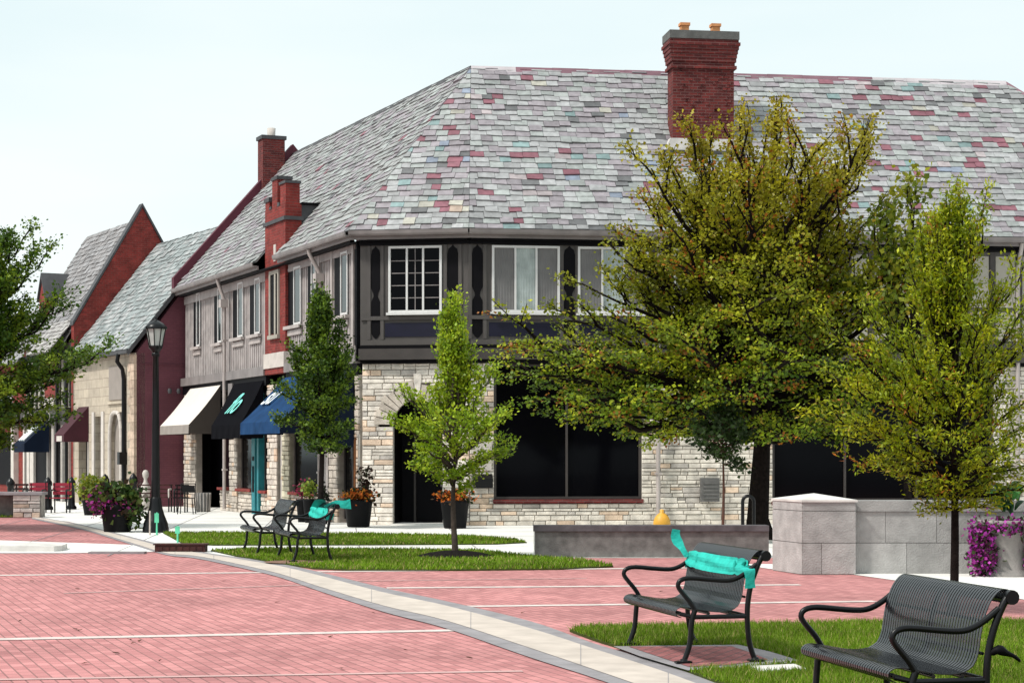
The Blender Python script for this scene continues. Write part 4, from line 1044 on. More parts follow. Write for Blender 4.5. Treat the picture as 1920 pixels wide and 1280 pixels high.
def blk(A, B, out, z0, z1, col, t=.012):
    m.hexa([A + Vector((0, 0, z0)), B + Vector((0, 0, z0)), B + out * t + Vector((0, 0, z0)), A + out * t + Vector((0, 0, z0)), A + Vector((0, 0, z1)), B + Vector((0, 0, z1)), B + out * t + Vector((0, 0, z1)), A + out * t + Vector((0, 0, z1))], col)
outF = Vector((.03, -1, 0)); outL = Vector((-.97, -.25, 0))
gk = lambda k: (.355 * k, .345 * k, .335 * k)
blk(c0, c2, outF, .90, 1.02, gk(.9)); blk(c0, c0.lerp(c2, .35), outF, .01, .44, gk(1.0)); blk(c0.lerp(c2, .36), c2, outF, .01, .44, gk(1.08)); blk(c0, c2, outF, .45, .89, gk(.94))
blk(c1, c0, outL, .90, 1.02, gk(1.1)); blk(c1, c0, outL, .01, .44, gk(1.15)); blk(c1, c0, outL, .45, .89, gk(1.1))
m.build('facing_stone', M_pst, pr_)
m = MB(); c = sum(PP, Vector((0, 0, 0))) / 4; Q = [p + (p - c).normalized() * .04 + Vector((0, 0, 1.02)) for p in PP]; Q2 = [q + Vector((0, 0, .03)) for q in Q]
m.hexa(Q + Q2); ap = c + Vector((0, 0, 1.135))
for i in range(4): m.face([Q2[i], Q2[(i + 1) % 4], ap])
m.build('cap', M_capw, pr_)
m = MB(); wy = c2.y + .16; m.box(c2.x - .1, 10.5, wy, wy + .4, 0, .885, gk(.9)); 
x = c2.x - .09; rd = random.Random(2)
for row, (z0, z1) in enumerate(((.005, .44), (.445, .885))):
    x = c2.x - .09 - row * .3
    while x < 10.4:
        w = rd.uniform(.62, .85); k = rd.uniform(.86, 1.1); m.box(max(x, c2.x - .09) + .004, x + w - .004, wy - .012, wy, z0, z1 - .006, gk(k)); x += w
m.build('wall_blocks', M_pst, pr_)
m = MB(); m.box(c2.x - .1, 10.55, wy - .04, wy + .44, .885, 1.035, gk(.86)); 
m.build('coping', M_pst, pr_)
lwl = thing('low_concrete_wall', 'long low stained concrete wall with darker cap in front of the big tree', 'wall', (2, 31.5, 0))
m = MB(); m.box(.375, 4.2, 31.4, 31.75, 0, .43); m.build('wall_body', M_low, lwl)
m = MB(); m.box(.35, 4.2, 31.36, 31.8, .433, .525); m.build('cap', M_lowcap, lwl)
m = MB(); m.box(.36, .374, 31.36, 31.8, 0, .43); m.build('end_face', M_walk, lwl)
# far left low stone wall
fs = thing('low_stone_wall', 'short rubble stone wall stub with flat grey cap at the left edge', 'wall', (X(50, 51), 51, 0))
Fs = Fr((X(25, 51), 51.0), (1, 0.0), (0, -1)); 
m = MB(); rubble(m, Fs, 0, .72, 0, .60, 0, seed=77, base=(.5, .46, .43)); Fs.box(m, .0, .72, -.5, -.05, 0, .60, (.4, .37, .34)); m.build('rubble', M_stone, fs)
m = MB(); Fs.box(m, -3.2, .78, -.55, .1, .603, .68); m.build('cap', M_grey, fs); m = MB(); Fs.box(m, -3.2, -.01, -.5, -.3, 0, .60, (.22, .2, .2)); m.build('rear_rubble', M_low, fs)
gl = [G(*p) for p in ((-500, 935), (0, 936), (24, 938), (24, 960), (-500, 950))]
o = lawn([(X(-500, 51.2), 51.6), (X(22, 51.2), 51.6), (X(22, 51), 51.0), (X(-500, 51), 50.6)], 600, .06, .016, 8); tag(o, 'small green patch in front of the short stone wall', 'grass', kind='stuff')

# ================================================================ BENCHES
PROF = [(.285, .345), (.325, .365), (.335, .395), (.31, .42), (.26, .428), (.16, .412), (.05, .392), (-.05, .385), (-.13, .395)]
PROFB = [(-.13, .395), (-.19, .43), (-.222, .50), (-.235, .58), (-.25, .66), (-.275, .74), (-.305, .80), (-.345, .845), (-.385, .862), (-.425, .85), (-.445, .82), (-.435, .79), (-.41, .78)]
def smooth(pts, n=3):
    o = []
    for i in range(len(pts) - 1):
        p0, p1, p2, p3 = pts[max(i - 1, 0)], pts[i], pts[i + 1], pts[min(i + 2, len(pts) - 1)]
        for j in range(n):
            t = j / n; o.append(tuple(.5 * (2 * p1[c] + (p2[c] - p0[c]) * t + (2 * p0[c] - 5 * p1[c] + 4 * p2[c] - p3[c]) * t * t + (3 * p1[c] - p0[c] - 3 * p2[c] + p3[c]) * t ** 3) for c in range(len(p1))))
    o.append(pts[-1]); return o
def ribbon_strip(m, prof, y0, y1, th=.005):
    n = len(prof); vs = []
    for i, (x, z) in enumerate(prof):
        a = Vector(prof[max(i - 1, 0)]); b = Vector(prof[min(i + 1, n - 1)]); d = (b - a).normalized(); nx, nz_ = -d.y * -1, d.x * -1
        for y, s in ((y0, 1), (y1, 1), (y1, -1), (y0, -1)): vs.append((x + nx * th * s, y, z + nz_ * th * s))
    fs = [(i * 4 + k, i * 4 + (k + 1) % 4, (i + 1) * 4 + (k + 1) % 4, (i + 1) * 4 + k) for i in range(n - 1) for k in range(4)]
    m.mesh(vs, fs + [(0, 1, 2, 3), ((n - 1) * 4 + 3, (n - 1) * 4 + 2, (n - 1) * 4 + 1, (n - 1) * 4)])
HW = .74
def make_bench(label):
    t = thing('metal_bench', label, 'bench', (0, 0, 0), 'black slatted metal benches around the plaza')
    ps, pb = smooth(PROF, 2), smooth(PROFB, 2); ns = 40; pitch = 2 * HW / ns
    m = MB()
    for i in range(ns): y = -HW + pitch * (i + .5); ribbon_strip(m, ps, y - pitch * .33, y + pitch * .33, .0025)
    for x, z in ((.30, .385), (.06, .378), (-.12, .375)): m.tube([(x, -HW, z), (x, HW, z)], .013, 8)
    m.build('seat', M_slat, t)
    m = MB()
    for i in range(ns): y = -HW + pitch * (i + .5); ribbon_strip(m, pb, y - pitch * .33, y + pitch * .33, .0025)
    for x, z in ((-.245, .50), (-.275, .68)): m.tube([(x, -HW, z), (x, HW, z)], .010, 8)
    m.tube([(-.40, -HW - .02, .815), (-.40, HW + .02, .815)], .024, 10)
    m.build('backrest', M_slat, t)
    m = MB(); ribbon_strip(m, [(x - .012, z - .004) for x, z in pb], -.03, .03, .006); m.build('centre_strap', M_metal, t)
    for s in (-1, 1):
        y = s * (HW + .025)
        m = MB(); m.tube([(a, y, b) for a, b in smooth([(.18, .40), (.225, .47), (.30, .555), (.325, .60), (.30, .64), (.22, .655), (.05, .640), (-.08, .632), (-.16, .645), (-.24, .685), (-.335, .755)], 3)], .019, 9); m.build('armrest', M_metal, t)
        m = MB(); m.tube([(a, y, b) for a, b in smooth([(.18, .41), (.205, .34), (.215, .25), (.225, .15), (.25, .07), (.275, .012)], 3)], [.022] * 16, 9); lg = m.build('leg', M_metal, t)
        m = MB(); m.box(.215, .345, y - .035, y + .035, 0, .014); m.lathe(.275, y, [(.034, .014), (.028, .03)], 10); m.build('foot_plate', M_metal, lg)
        m = MB(); m.tube([(a, y, b) for a, b in smooth([(-.405, .835), (-.375, .80), (-.325, .70), (-.285, .58), (-.262, .45), (-.258, .32), (-.27, .18), (-.295, .08), (-.325, .012)], 3)], .022, 9); m.tube([(-.41, y - s * .02, .818), (-.41, y + s * .028, .818)], .042, 12); lg = m.build('leg', M_metal, t)
        m = MB(); m.box(-.395, -.27, y - .035, y + .035, 0, .014); m.lathe(-.325, y, [(.034, .014), (.028, .03)], 10); m.build('foot_plate', M_metal, lg)
        m = MB(); m.tube([(.20, y, .352), (-.26, y, .352)], .018, 8); m.tube([(.19, y, .352), (.30, y - s * .03, .375)], .015, 8); m.build('side_rail', M_metal, t)
    m = MB(); m.tube([(.20, -HW, .352), (.20, HW, .352)], .017, 8); m.tube([(-.26, -HW, .352), (-.26, HW, .352)], .017, 8); m.build('cross_rail', M_metal, t)
    return t
def rot_for(ax):        # local +Y (width) points along ax
    return math.atan2(ax[1], ax[0]) - math.pi / 2
bn = make_bench('black slatted metal bench in the right foreground corner, nearest and largest of the benches')
bn.location = (2.36, 11.88, .02); bn.scale = (1, 1, 1.03); bn.rotation_euler.z = rot_for((.196, -.98))
bench_specs = [((1.465, 16.1, .035), (.225, -.974), 'black metal bench with bright teal ribbon on its backrest, standing on a brick pad'),
               ((-3.33, 30.55, .03), (.275, -.961), 'right one of the two small lawn benches, with teal ribbon on its back'),
               ((-4.17, 32.55, .03), (.275, -.961), 'left one of the two small benches on the middle lawn, plain black without ribbon')]
benches = [bn]
for loc, ax, lab in bench_specs:
    c_ = copy_tree(bn); c_.location = loc; c_.rotation_euler.z = rot_for(ax); c_['label'] = lab; benches.append(c_)

# ribbons: cloth modelled in bench space, tied round the backrest
def ribbon(bench, label, tails, y0=-HW - .015, y1=HW + .015, zc=(.80, .665)):
    loc = Vector(bench.location); Mx = Matrix.Translation(loc) @ Matrix.Rotation(bench.rotation_euler.z, 4, 'Z') @ Matrix.Diagonal((1, 1, 1.03, 1))
    t = thing('teal_ribbon', label, 'ribbon', loc + Vector((0, 0, .7)), 'teal ribbons tied to benches')
    m = MB(); n = 26; k = 7
    def S(u, v):
        y = y0 + (y1 - y0) * u; sag = .012 * math.sin(math.pi * u); e = min(u, 1 - u)
        top, bot = zc[0] - sag, zc[1] - sag * 1.2
        pin = 1 - .16 * (math.exp(-((u - .17) / .02) ** 2) + math.exp(-((u - .84) / .02) ** 2)) - .25 * math.exp(-(e / .05) ** 2)
        mid = (top + bot) / 2; z = mid + (v - .5) * (top - bot) * pin
        x = float(np.interp(z, [.5, .58, .66, .74, .80, .845], [-.222, -.235, -.25, -.275, -.305, -.345])) + .022 + .008 * math.sin(v * 9 + u * 5) + .004 * math.sin(u * 60)
        return Mx @ Vector((x, y, z))
    for i in range(n):
        for j in range(k): m.face([S(i / n, j / k), S((i + 1) / n, j / k), S((i + 1) / n, (j + 1) / k), S(i / n, (j + 1) / k)], smooth=True)
    m.build('ribbon_band', M_teal, t)
    m = MB()
    def Bk(u, v): y = y0 + (y1 - y0) * u; z = zc[1] - .02 + v * .09; return Mx @ Vector((-.335 - (z - .66) * .35, y, z))
    for i in range(8): m.face([Bk(i / 8, 0), Bk((i + 1) / 8, 0), Bk((i + 1) / 8, 1), Bk(i / 8, 1)])
    for y in (y0, y1):
        m.face([Mx @ Vector((-.2 - .03, y, zc[1] - .02)), Mx @ Vector((-.335, y, zc[1] - .02)), Mx @ Vector((-.37, y, zc[1] + .07)), Mx @ Vector((-.25, y, zc[1] + .08))])
    m.build('ribbon_back', M_teal, t)
    for pts, ws in tails:
        m = MB(); P = smooth([tuple(p) for p in pts], 5); nn_ = len(P)
        for i in range(nn_ - 1):
            def q(i, s, f):
                a = Vector(P[max(i - 1, 0)]); b = Vector(P[min(i + 1, nn_ - 1)]); d = (b - a).normalized(); sd_ = d.cross(Vector((.1, -1, .1))).normalized()
                w = np.interp(i / (nn_ - 1), np.linspace(0, 1, len(ws)), ws)
                wob = Vector((.004 * math.sin(i * .6 + s), 0, 0))
                return Mx @ (Vector(P[i]) + sd_ * w * s * f + wob)
            for a_, b_ in ((-1, -.33), (-.33, .33), (.33, 1)): m.face([q(i, a_, 1), q(i + 1, a_, 1), q(i + 1, b_, 1), q(i, b_, 1)], smooth=True)
        m.build('ribbon_tail', M_teal, t)
    m = MB()
    for u in (.17, .84):
        p = S(u, .5); m.lathe(p.x, p.y, [(.004, p.z - .05), (.014, p.z - .02), (.014, p.z + .02), (.004, p.z + .05)], 8)
    m.build('knot', M_teal, t)
    return t
# bench-space y: +Y is the near end, -Y the far end
ribbon(benches[1], 'bright teal ribbon tied across the bench on the brick pad, one end sticking up', [
    ([(-.24, -HW + .03, .74), (-.20, -HW + .01, .81), (-.17, -HW - .02, .86), (-.15, -HW - .03, .92), (-.155, -HW - .03, .97)], [.02, .03, .042, .048, .035]),
    ([(-.25, HW - .08, .74), (-.26, HW + .045, .72), (-.27, HW + .055, .65), (-.275, HW + .05, .57)], [.04, .05, .045, .045])])
ribbon(benches[2], 'teal ribbon over the right small bench on the middle lawn, tail to the right', [
    ([(-.28, HW - .3, .80), (-.40, HW - .1, .86), (-.52, HW, .85), (-.62, HW + .05, .86)], [.03, .05, .06, .08]),
    ([(-.26, -HW + .5, .78), (-.30, -HW + .6, .87), (-.34, -HW + .8, .90)], [.08, .09, .03])], zc=(.80, .64))
# dark tie on the near bench
m = MB(); Mx = Matrix.Translation(Vector(bn.location)) @ Matrix.Rotation(bn.rotation_euler.z, 4, 'Z')
m.tube([Mx @ Vector(p) for p in smooth([(-.285, HW + .03, .52), (-.32, HW + .05, .54), (-.37, HW + .045, .52), (-.42, HW + .05, .50), (-.46, HW + .04, .47)], 3)], [.02, .022, .024, .03, .03, .026, .02, .016, .013, .012, .012, .010, .008][:13], 7)
o = m.build('dark_tie', M_black); tag(o, 'short dark knotted tie behind the right end of the large foreground bench', 'tie')
# ================================================================ TREES
def bez(a, c, b, n):
    return [a * (1 - t) ** 2 + c * 2 * t * (1 - t) + b * t * t for t in [i / n for i in range(n + 1)]]
def tree(name, label, cat, x, y, H, prof, tr, zf, nl, nleaf, ls, pal, k=.85, seed=1, group=None, bark=None, spread=.16, flat=.55, nsub=7, sublen=.38, aspect=.45, orange=0, lean=(0, 0), lowcut=None, bulge=.5, center=(0, 0), extra=(), vs=1.0, vary=.6, ntw=2, topcol=None, topmix=.5):
    r = np.random.default_rng(seed); rd = random.Random(seed)
    t = thing(name, label, cat, (x, y, 0), group)
    zs = [p[0] for p in prof]; rs = [p[1] for p in prof]; R_ = lambda z: float(np.interp(z, zs, rs))
    m = MB(); n = 12; tp = []
    top = H * (.97 if k > .6 else .55)
    for i in range(n + 1):
        f = i / n; tp.append(Vector((lean[0] * f + .03 * H * .25 * math.sin(f * 5 + seed), lean[1] * f + .02 * H * .25 * math.sin(f * 7 + seed * 2), top * f)))
    tp[0].x = tp[0].y = 0
    rad = [tr * (1.35 if i == 0 else 1) * ((1 - i / n) ** .8 * .92 + .08) for i in range(n + 1)]
    m.tube(tp, rad, 10)
    def trunk(z):
        f = min(max(z / top, 0), 1) * n; i = min(int(f), n - 1); return tp[i].lerp(tp[i + 1], f - i)
    segs = []                     # twig segments that carry leaves
    targets = []
    for i in range(nl):
        f = (i + .5) / nl; z1 = zs[0] + (zs[-1] - zs[0]) * f ** vs + rd.uniform(-.1, .1); a = i * 2.39996 + rd.uniform(-.35, .35)
        rr = R_(z1) * rd.uniform(vary, 1.12); targets.append((rr * math.cos(a) + center[0] * R_(z1), rr * math.sin(a) + center[1] * R_(z1), z1))
    targets += list(extra)
    for (tx, ty, z1) in targets:
        b = Vector((tx, ty, z1)); z0 = zf + (z1 - zf) * k * rd.uniform(.75, .95); z0 = max(zf * .8, min(z0, top * .98))
        a0 = trunk(z0); L = (b - a0).length
        c = a0.lerp(b, .45) + Vector((rd.uniform(-.1, .1) * L, rd.uniform(-.1, .1) * L, (bulge - .3) * L * .35))
        P = bez(a0, c, b, 7)
        for q in P[1:-1]: q += Vector((rd.gauss(0, .02), rd.gauss(0, .02), rd.gauss(0, .02))) * L
        r0 = min(tr * .62, .012 + .016 * L + tr * .10); m.tube(P, [r0 * (1 - .88 * i / 7) for i in range(8)], 6, cap=False)
        d0 = (b - a0).normalized()
        for s in range(nsub):
            f = .28 + .72 * (s + rd.random()) / nsub; i = min(int(f * 7), 6); p = P[i].lerp(P[i + 1], f * 7 - i)
            ang = (1 if s % 2 else -1) * rd.uniform(.5, 1.3); dd = Matrix.Rotation(ang, 3, 'Z') @ d0
            dd = (dd + Vector((0, 0, rd.uniform(-.25, .45)))).normalized(); sl_ = max(.16, L * sublen * (1.15 - .6 * f)) * rd.uniform(.7, 1.3)
            e = p + dd * sl_; mid = p.lerp(e, .5) + Vector((0, 0, .06 * sl_))
            m.tube([p, mid, e], [r0 * .34, r0 * .22, r0 * .08], 4, cap=False)
            segs.append((p, mid, e, sl_))
            for w in range(ntw):
                q = mid.lerp(e, rd.random()); d2 = (Matrix.Rotation(rd.uniform(-1.2, 1.2), 3, 'Z') @ dd + Vector((0, 0, rd.uniform(-.4, .4)))).normalized()
                e2 = q + d2 * sl_ * .5; m.tube([q, e2], [r0 * .14, r0 * .06], 3, cap=False); segs.append((q, q.lerp(e2, .5), e2, sl_ * .5))
        segs.append((P[5], P[6], P[7], L * .2))
    tk = m.build('trunk', bark or M_bark, t); 
    # recentre: builder used local coordinates around the base
    tk.location = (x, y, 0) if False else (0, 0, 0)
    for v in tk.data.vertices: v.co = Vector(v.co) + Vector((x, y, 0))
    # leaves
    ns = len(segs); wgt = np.array([s[3] for s in segs]); wgt = wgt / wgt.sum()
    si = r.choice(ns, nleaf, p=wgt); A = np.array([s[0] for s in segs]); B_ = np.array([s[1] for s in segs]); E = np.array([s[2] for s in segs])
    f = r.random(nleaf)[:, None] ** .7
    pos = np.where(f < .5, A[si] + (B_[si] - A[si]) * f * 2, B_[si] + (E[si] - B_[si]) * (f * 2 - 1))
    pos = pos + r.normal(0, 1, (nleaf, 3)) * np.array([[spread, spread, spread * flat]])
    if lowcut is not None: kk = pos[:, 2] > lowcut + r.normal(0, .08, nleaf); pos, si, f = pos[kk], si[kk], f[kk]
    nL = len(pos)
    d = E[si] - A[si]; d = d / (np.linalg.norm(d, axis=1)[:, None] + 1e-6); d = d + r.normal(0, .75, (nL, 3)); d[:, 2] -= .15; d /= np.linalg.norm(d, axis=1)[:, None]
    up = r.normal(0, .7, (nL, 3)) + np.array([[0, 0, 1.0]]); sdv = np.cross(d, up); sdv /= (np.linalg.norm(sdv, axis=1)[:, None] + 1e-6); nrm = np.cross(sdv, d)
    ln = ls * r.uniform(.6, 1.35, (nL, 1)); wd = ln * aspect
    v = np.zeros((nL, 4, 3), 'f'); v[:, 0] = pos; v[:, 1] = pos + d * ln * .45 + sdv * wd + nrm * wd * .25; v[:, 2] = pos + d * ln; v[:, 3] = pos + d * ln * .5 - sdv * wd + nrm * wd * .25
    cl = r.random(ns)[si]; c1, c2, c3 = [np.array(c) for c in pal]; w = cl[:, None]
    # palette mixed at random per twig segment; topcol blends in towards the crown top
    col = np.where(w < .5, c1 + (c2 - c1) * w * 2, c2 + (c3 - c2) * (w * 2 - 1)) * r.uniform(.72, 1.25, (nL, 1))
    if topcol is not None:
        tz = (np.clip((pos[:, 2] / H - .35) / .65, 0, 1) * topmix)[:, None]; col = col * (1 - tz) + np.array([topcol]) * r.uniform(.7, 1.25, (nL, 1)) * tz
    if orange:
        oc = (r.random(ns) < orange)[si] & (r.random(nL) < .75); col[oc] = np.array([[.42, .15, .02]]) * r.uniform(.6, 1.2, (oc.sum(), 1))
        yc = r.random(nL) < .04; col[yc] = np.array([[.36, .28, .03]])
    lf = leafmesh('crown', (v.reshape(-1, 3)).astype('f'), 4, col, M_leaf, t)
    return t
def fixp():  pass
GR = 'young street trees of the plaza'
# big tree
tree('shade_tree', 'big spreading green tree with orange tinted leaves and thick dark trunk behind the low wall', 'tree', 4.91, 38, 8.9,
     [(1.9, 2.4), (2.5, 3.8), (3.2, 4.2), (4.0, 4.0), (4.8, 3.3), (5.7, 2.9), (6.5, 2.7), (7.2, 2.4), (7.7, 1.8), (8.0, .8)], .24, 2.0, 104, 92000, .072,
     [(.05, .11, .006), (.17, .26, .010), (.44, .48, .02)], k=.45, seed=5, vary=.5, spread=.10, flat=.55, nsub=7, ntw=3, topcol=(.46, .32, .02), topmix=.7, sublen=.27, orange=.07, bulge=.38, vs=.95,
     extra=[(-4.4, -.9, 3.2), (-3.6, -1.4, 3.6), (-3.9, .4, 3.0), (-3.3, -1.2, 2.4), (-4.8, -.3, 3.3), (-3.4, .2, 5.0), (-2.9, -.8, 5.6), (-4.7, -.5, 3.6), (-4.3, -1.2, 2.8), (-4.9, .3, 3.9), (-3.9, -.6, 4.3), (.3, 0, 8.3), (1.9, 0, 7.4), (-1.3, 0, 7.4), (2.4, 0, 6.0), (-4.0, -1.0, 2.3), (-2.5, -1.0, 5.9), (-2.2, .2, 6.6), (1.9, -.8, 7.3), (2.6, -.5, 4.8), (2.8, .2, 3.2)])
tree('shade_tree', 'thin open tree behind the yellow green sapling at the right, grey bare branches showing', 'tree', 7.55, 36.5, 6.7,
     [(2.6, .8), (4.0, 1.3), (5.2, 1.3), (6.0, .9), (6.7, .25)], .09, 2.2, 16, 4200, .11,
     [(.09, .14, .01), (.17, .22, .012), (.33, .33, .02)], k=.6, seed=15, spread=.14, flat=.6, nsub=6, sublen=.3, orange=.02)
# right yellow-green sapling
tree('young_tree', 'yellow green feathery young tree rising behind the large foreground bench', 'tree', 4.675, 20.4, 4.5,
     [(1.15, .45), (1.45, .95), (1.9, 1.1), (2.5, .92), (3.1, .82), (3.55, .62), (3.95, .42), (4.3, .1)], .05, 1.1, 60, 31000, .055,
     [(.13, .19, .004), (.27, .34, .006), (.48, .50, .010)], k=.62, seed=7, group=GR, vary=.45, spread=.048, flat=.8, nsub=7, sublen=.36, aspect=.2, orange=.03, bulge=.5, vs=1.1,
     extra=[(-1.3, -.1, 2.5), (-1.35, .1, 2.05), (-1.25, 0, 2.9), (-1.0, 0, 1.6), (.9, 0, 1.6)])
# centre sapling
tree('young_tree', 'slim bright green young tree in the dark mulch mound on the middle lawn', 'tree', -.93, 31.3, 4.2,
     [(1.1, .25), (1.4, .7), (1.8, 1.0), (2.3, 1.1), (2.6, .6), (2.85, .34), (3.6, .24), (3.95, .05)], .055, 1.0, 36, 17000, .06,
     [(.13, .23, .010), (.28, .42, .014), (.50, .60, .04)], k=.60, vary=.4, extra=[(.85, 0, 1.7), (-1.0, -.1, 2.2), (.8, .1, 2.3), (-.9, 0, 2.7), (.6, 0, 3.0)], seed=9, group=GR, bark=M_barkl, spread=.06, flat=.7, nsub=6, sublen=.34, aspect=.32, bulge=.55)
# left-middle tree
tree('young_tree', 'dark green young tree standing before the blue awning and the orange flower pot', 'tree', -4.33, 43.4, 5.45,
     [(1.75, .35), (2.2, .85), (3.0, 1.1), (3.6, 1.0), (4.0, .65), (4.6, .30), (5.2, .05)], .07, 1.6, 44, 21000, .07,
     [(.025, .055, .008), (.06, .12, .010), (.20, .30, .02)], k=.62, vary=.4, seed=12, group=GR, spread=.075, flat=.7, nsub=6, sublen=.34, aspect=.4, bulge=.6)
# left edge tree
tree('shade_tree', 'dense green tree cut by the left edge of the picture, before the far shops', 'tree', X(-85, 43), 43, 6.8,
     [(1.9, 1.2), (2.5, 2.1), (3.3, 2.6), (4.3, 2.1), (5.2, 1.6), (5.9, 1.4), (6.4, .7)], .16, 1.9, 76, 80000, .072,
     [(.035, .085, .010), (.09, .17, .012), (.24, .33, .02)], k=.5, seed=21, ntw=3, spread=.10, flat=.55, nsub=8, sublen=.33, bulge=.6,
     extra=[(1.9, .2, 5.9), (1.5, 0, 6.3), (3.0, -.2, 3.7), (2.4, .1, 4.9)])
# small dark tree behind the low wall
tree('young_tree', 'small round dark green tree on thin reddish stem behind the low wall', 'tree', X(1355, 36), 36, 2.6,
     [(1.55, .3), (1.8, .55), (2.2, .5), (2.6, .15)], .035, 1.5, 16, 2200, .08,
     [(.015, .035, .008), (.025, .05, .01), (.04, .08, .012)], k=.7, seed=31, group=GR, spread=.09, nsub=5, bark=plain('red_bark', (.09, .035, .022), .9, .3, 9, .2))

# ================================================================ SMALL THINGS
# lamp post
lp = thing('street_lamp', 'black cast iron lamp post with glass lantern standing at the sidewalk edge', 'lamp post', (X(292, 41.4), 41.4, 0))
lx, ly = X(292, 41.4), 41.4
m = MB(); m.lathe(lx, ly, [(.285, 0), (.285, .10), (.27, .14), (.265, .20), (.235, .27), (.19, .38), (.15, .52), (.125, .66), (.12, .72), (.10, .76)], 16); m.build('base', M_metal, lp)
m = MB(); m.lathe(lx, ly, [(.098, .70), (.085, 1.6), (.07, 3.0), (.062, 3.78), (.085, 3.80), (.085, 3.86), (.06, 3.88)], 14); m.build('pole', M_metal, lp)
m = MB(); m.lathe(lx, ly, [(.06, 3.86), (.11, 3.93), (.15, 3.98), (.155, 4.02)], 12); m.lathe(lx, ly, [(.245, 4.38), (.25, 4.42), (.17, 4.50), (.06, 4.56), (.03, 4.58), (.035, 4.61), (.015, 4.66), (.0, 4.70)], 8); hd = m.build('lantern', M_metal, lp)
m = MB(); m.lathe(lx, ly, [(.135, 4.02), (.205, 4.38)], 8, smooth=False); m.build('glass', M_lampg, hd)
m = MB()
for i in range(8):
    a = 2 * math.pi * i / 8; m.tube([(lx + .14 * math.cos(a), ly + .14 * math.sin(a), 4.02), (lx + .213 * math.cos(a), ly + .213 * math.sin(a), 4.39)], .012, 5)
m.build('glazing_bar', M_metal, hd)
# stakes
for px, pb, pt, d, mt, lab in ((281, 1003, 957, 40.0, M_pinkst, 'pale pinkish utility stake leaning by the lamp post base'), (294, 1003, 960, 40.0, M_mint, 'mint green utility stake directly in front of the lamp post base'), (333, 1017, 985, 36.6, M_mint, 'lone mint green stake in the grass right of the lamp post')):
    xx, h = X(px, d), (pb - pt) / FPX * d; m = MB(); m.tube([(xx, d, -.02), (xx + .004, d, h * .96), (xx + .003, d, h)], [.022, .02, .012], 6)
    if mt is M_mint: m.box(xx - .045, xx + .045, d - .02, d - .012, h * .55, h * .96)
    tag(m.build('marker_stake', mt), lab, 'stake', 'utility marker stakes near the lamp')
# rusty drain inlet
dx = G(337, 1035); m = MB(); m.box(dx[0] - .43, dx[0] + .43, dx[1], dx[1] + .32, 0, .125); m.box(dx[0] - .46, dx[0] + .46, dx[1] - .015, dx[1] + .35, .125, .145)
for i in range(7): m.box(dx[0] - .38 + i * .115, dx[0] - .30 + i * .115, dx[1] - .01, dx[1], .03, .10)
tag(m.build('kerb_drain', M_rust), 'long low rusty brown kerb drain at the end of the grass strip', 'drain')
# planters
def blobflowers(name, t, pts, size, cols, mat, seed, k=4, n=1):
    r = np.random.default_rng(seed); P = np.array(pts); N = len(P); d = r.normal(0, 1, (N, 3)); d /= np.linalg.norm(d, axis=1)[:, None]; u = r.normal(0, 1, (N, 3)); s = np.cross(d, u); s /= np.linalg.norm(s, axis=1)[:, None]
    ln = size * r.uniform(.6, 1.3, (N, 1)); v = np.zeros((N, 4, 3)); v[:, 0] = P; v[:, 1] = P + d * ln * .5 + s * ln * .4; v[:, 2] = P + d * ln; v[:, 3] = P + d * ln * .5 - s * ln * .4
    c = np.array(cols)[r.integers(0, len(cols), N)] * r.uniform(.7, 1.25, (N, 1))
    return leafmesh(name, v.reshape(-1, 3), 4, c, mat, t)
def cloud(seed, n, c, s, shell=False):
    r = np.random.default_rng(seed); d = r.normal(0, 1, (n, 3))
    if shell: d /= np.linalg.norm(d, axis=1)[:, None]; d *= r.uniform(.75, 1.05, (n, 1))
    else: d *= .5
    return [tuple(np.array(c) + q * np.array(s)) for q in d]
def rel(t, pts): l = t.location; return [(p[0] - l.x, p[1] - l.y, p[2] - l.z) for p in pts]
def leafmesh_rel(o, t):   # crown meshes are built in world space; shift to the thing's base
    o.data.transform(Matrix.Translation(-Vector(t.location)))
def bigleaf(m, base, ang, el, L, W, col):
    P = []; d = Vector((math.cos(ang), math.sin(ang), 0)); s = Vector((-d.y, d.x, 0)); n = 7
    for i in range(n + 1):
        f = i / n; c = Vector(base) + d * L * f * math.cos(el) + Vector((0, 0, L * (math.sin(el) * f - .55 * f * f))); w = W * math.sin(math.pi * min(1, f * .93 + .05)) ** .8; P.append((c, w))
    for i in range(n):
        (c0, w0), (c1, w1) = P[i], P[i + 1]
        for sg in (-1, 1): m.face([c0, c1, c1 + s * sg * w1 + Vector((0, 0, w1 * .25)), c0 + s * sg * w0 + Vector((0, 0, w0 * .25))], col)
# left black planter with magenta flowers
px_, pd = X(220, 41.6), 41.6
t = thing('flower_planter', 'black planter overflowing with magenta flowers and drooping foliage left of the lamp post', 'planter', (px_, pd, 0), 'planters with magenta flowers')
m = MB(); m.lathe(px_, pd, [(.27, 0), (.29, .02), (.35, .50), (.375, .53), (.375, .60), (.34, .60), (.33, .54), (.0, .53)], 18); m.build('pot', M_greenp, t)
pts = cloud(1, 900, (0, 0, .78), (.42, .4, .26)) + cloud(2, 500, (.28, -.1, .5), (.28, .2, .34)) + cloud(12, 300, (-.25, -.1, .75), (.3, .2, .2))
o = blobflowers('foliage', t, pts, .13, [(.03, .06, .015), (.05, .10, .02), (.12, .16, .03), (.06, .035, .02)], M_leaf, 3)
pts = cloud(4, 340, (-.32, -.15, .66), (.24, .2, .26)) + cloud(5, 160, (.0, -.25, .6), (.4, .15, .18))
blobflowers('flowers', t, pts, .085, [(.32, .03, .24), (.20, .02, .14), (.30, .04, .12)], M_petal, 6)
m = MB(); rd = random.Random(4)
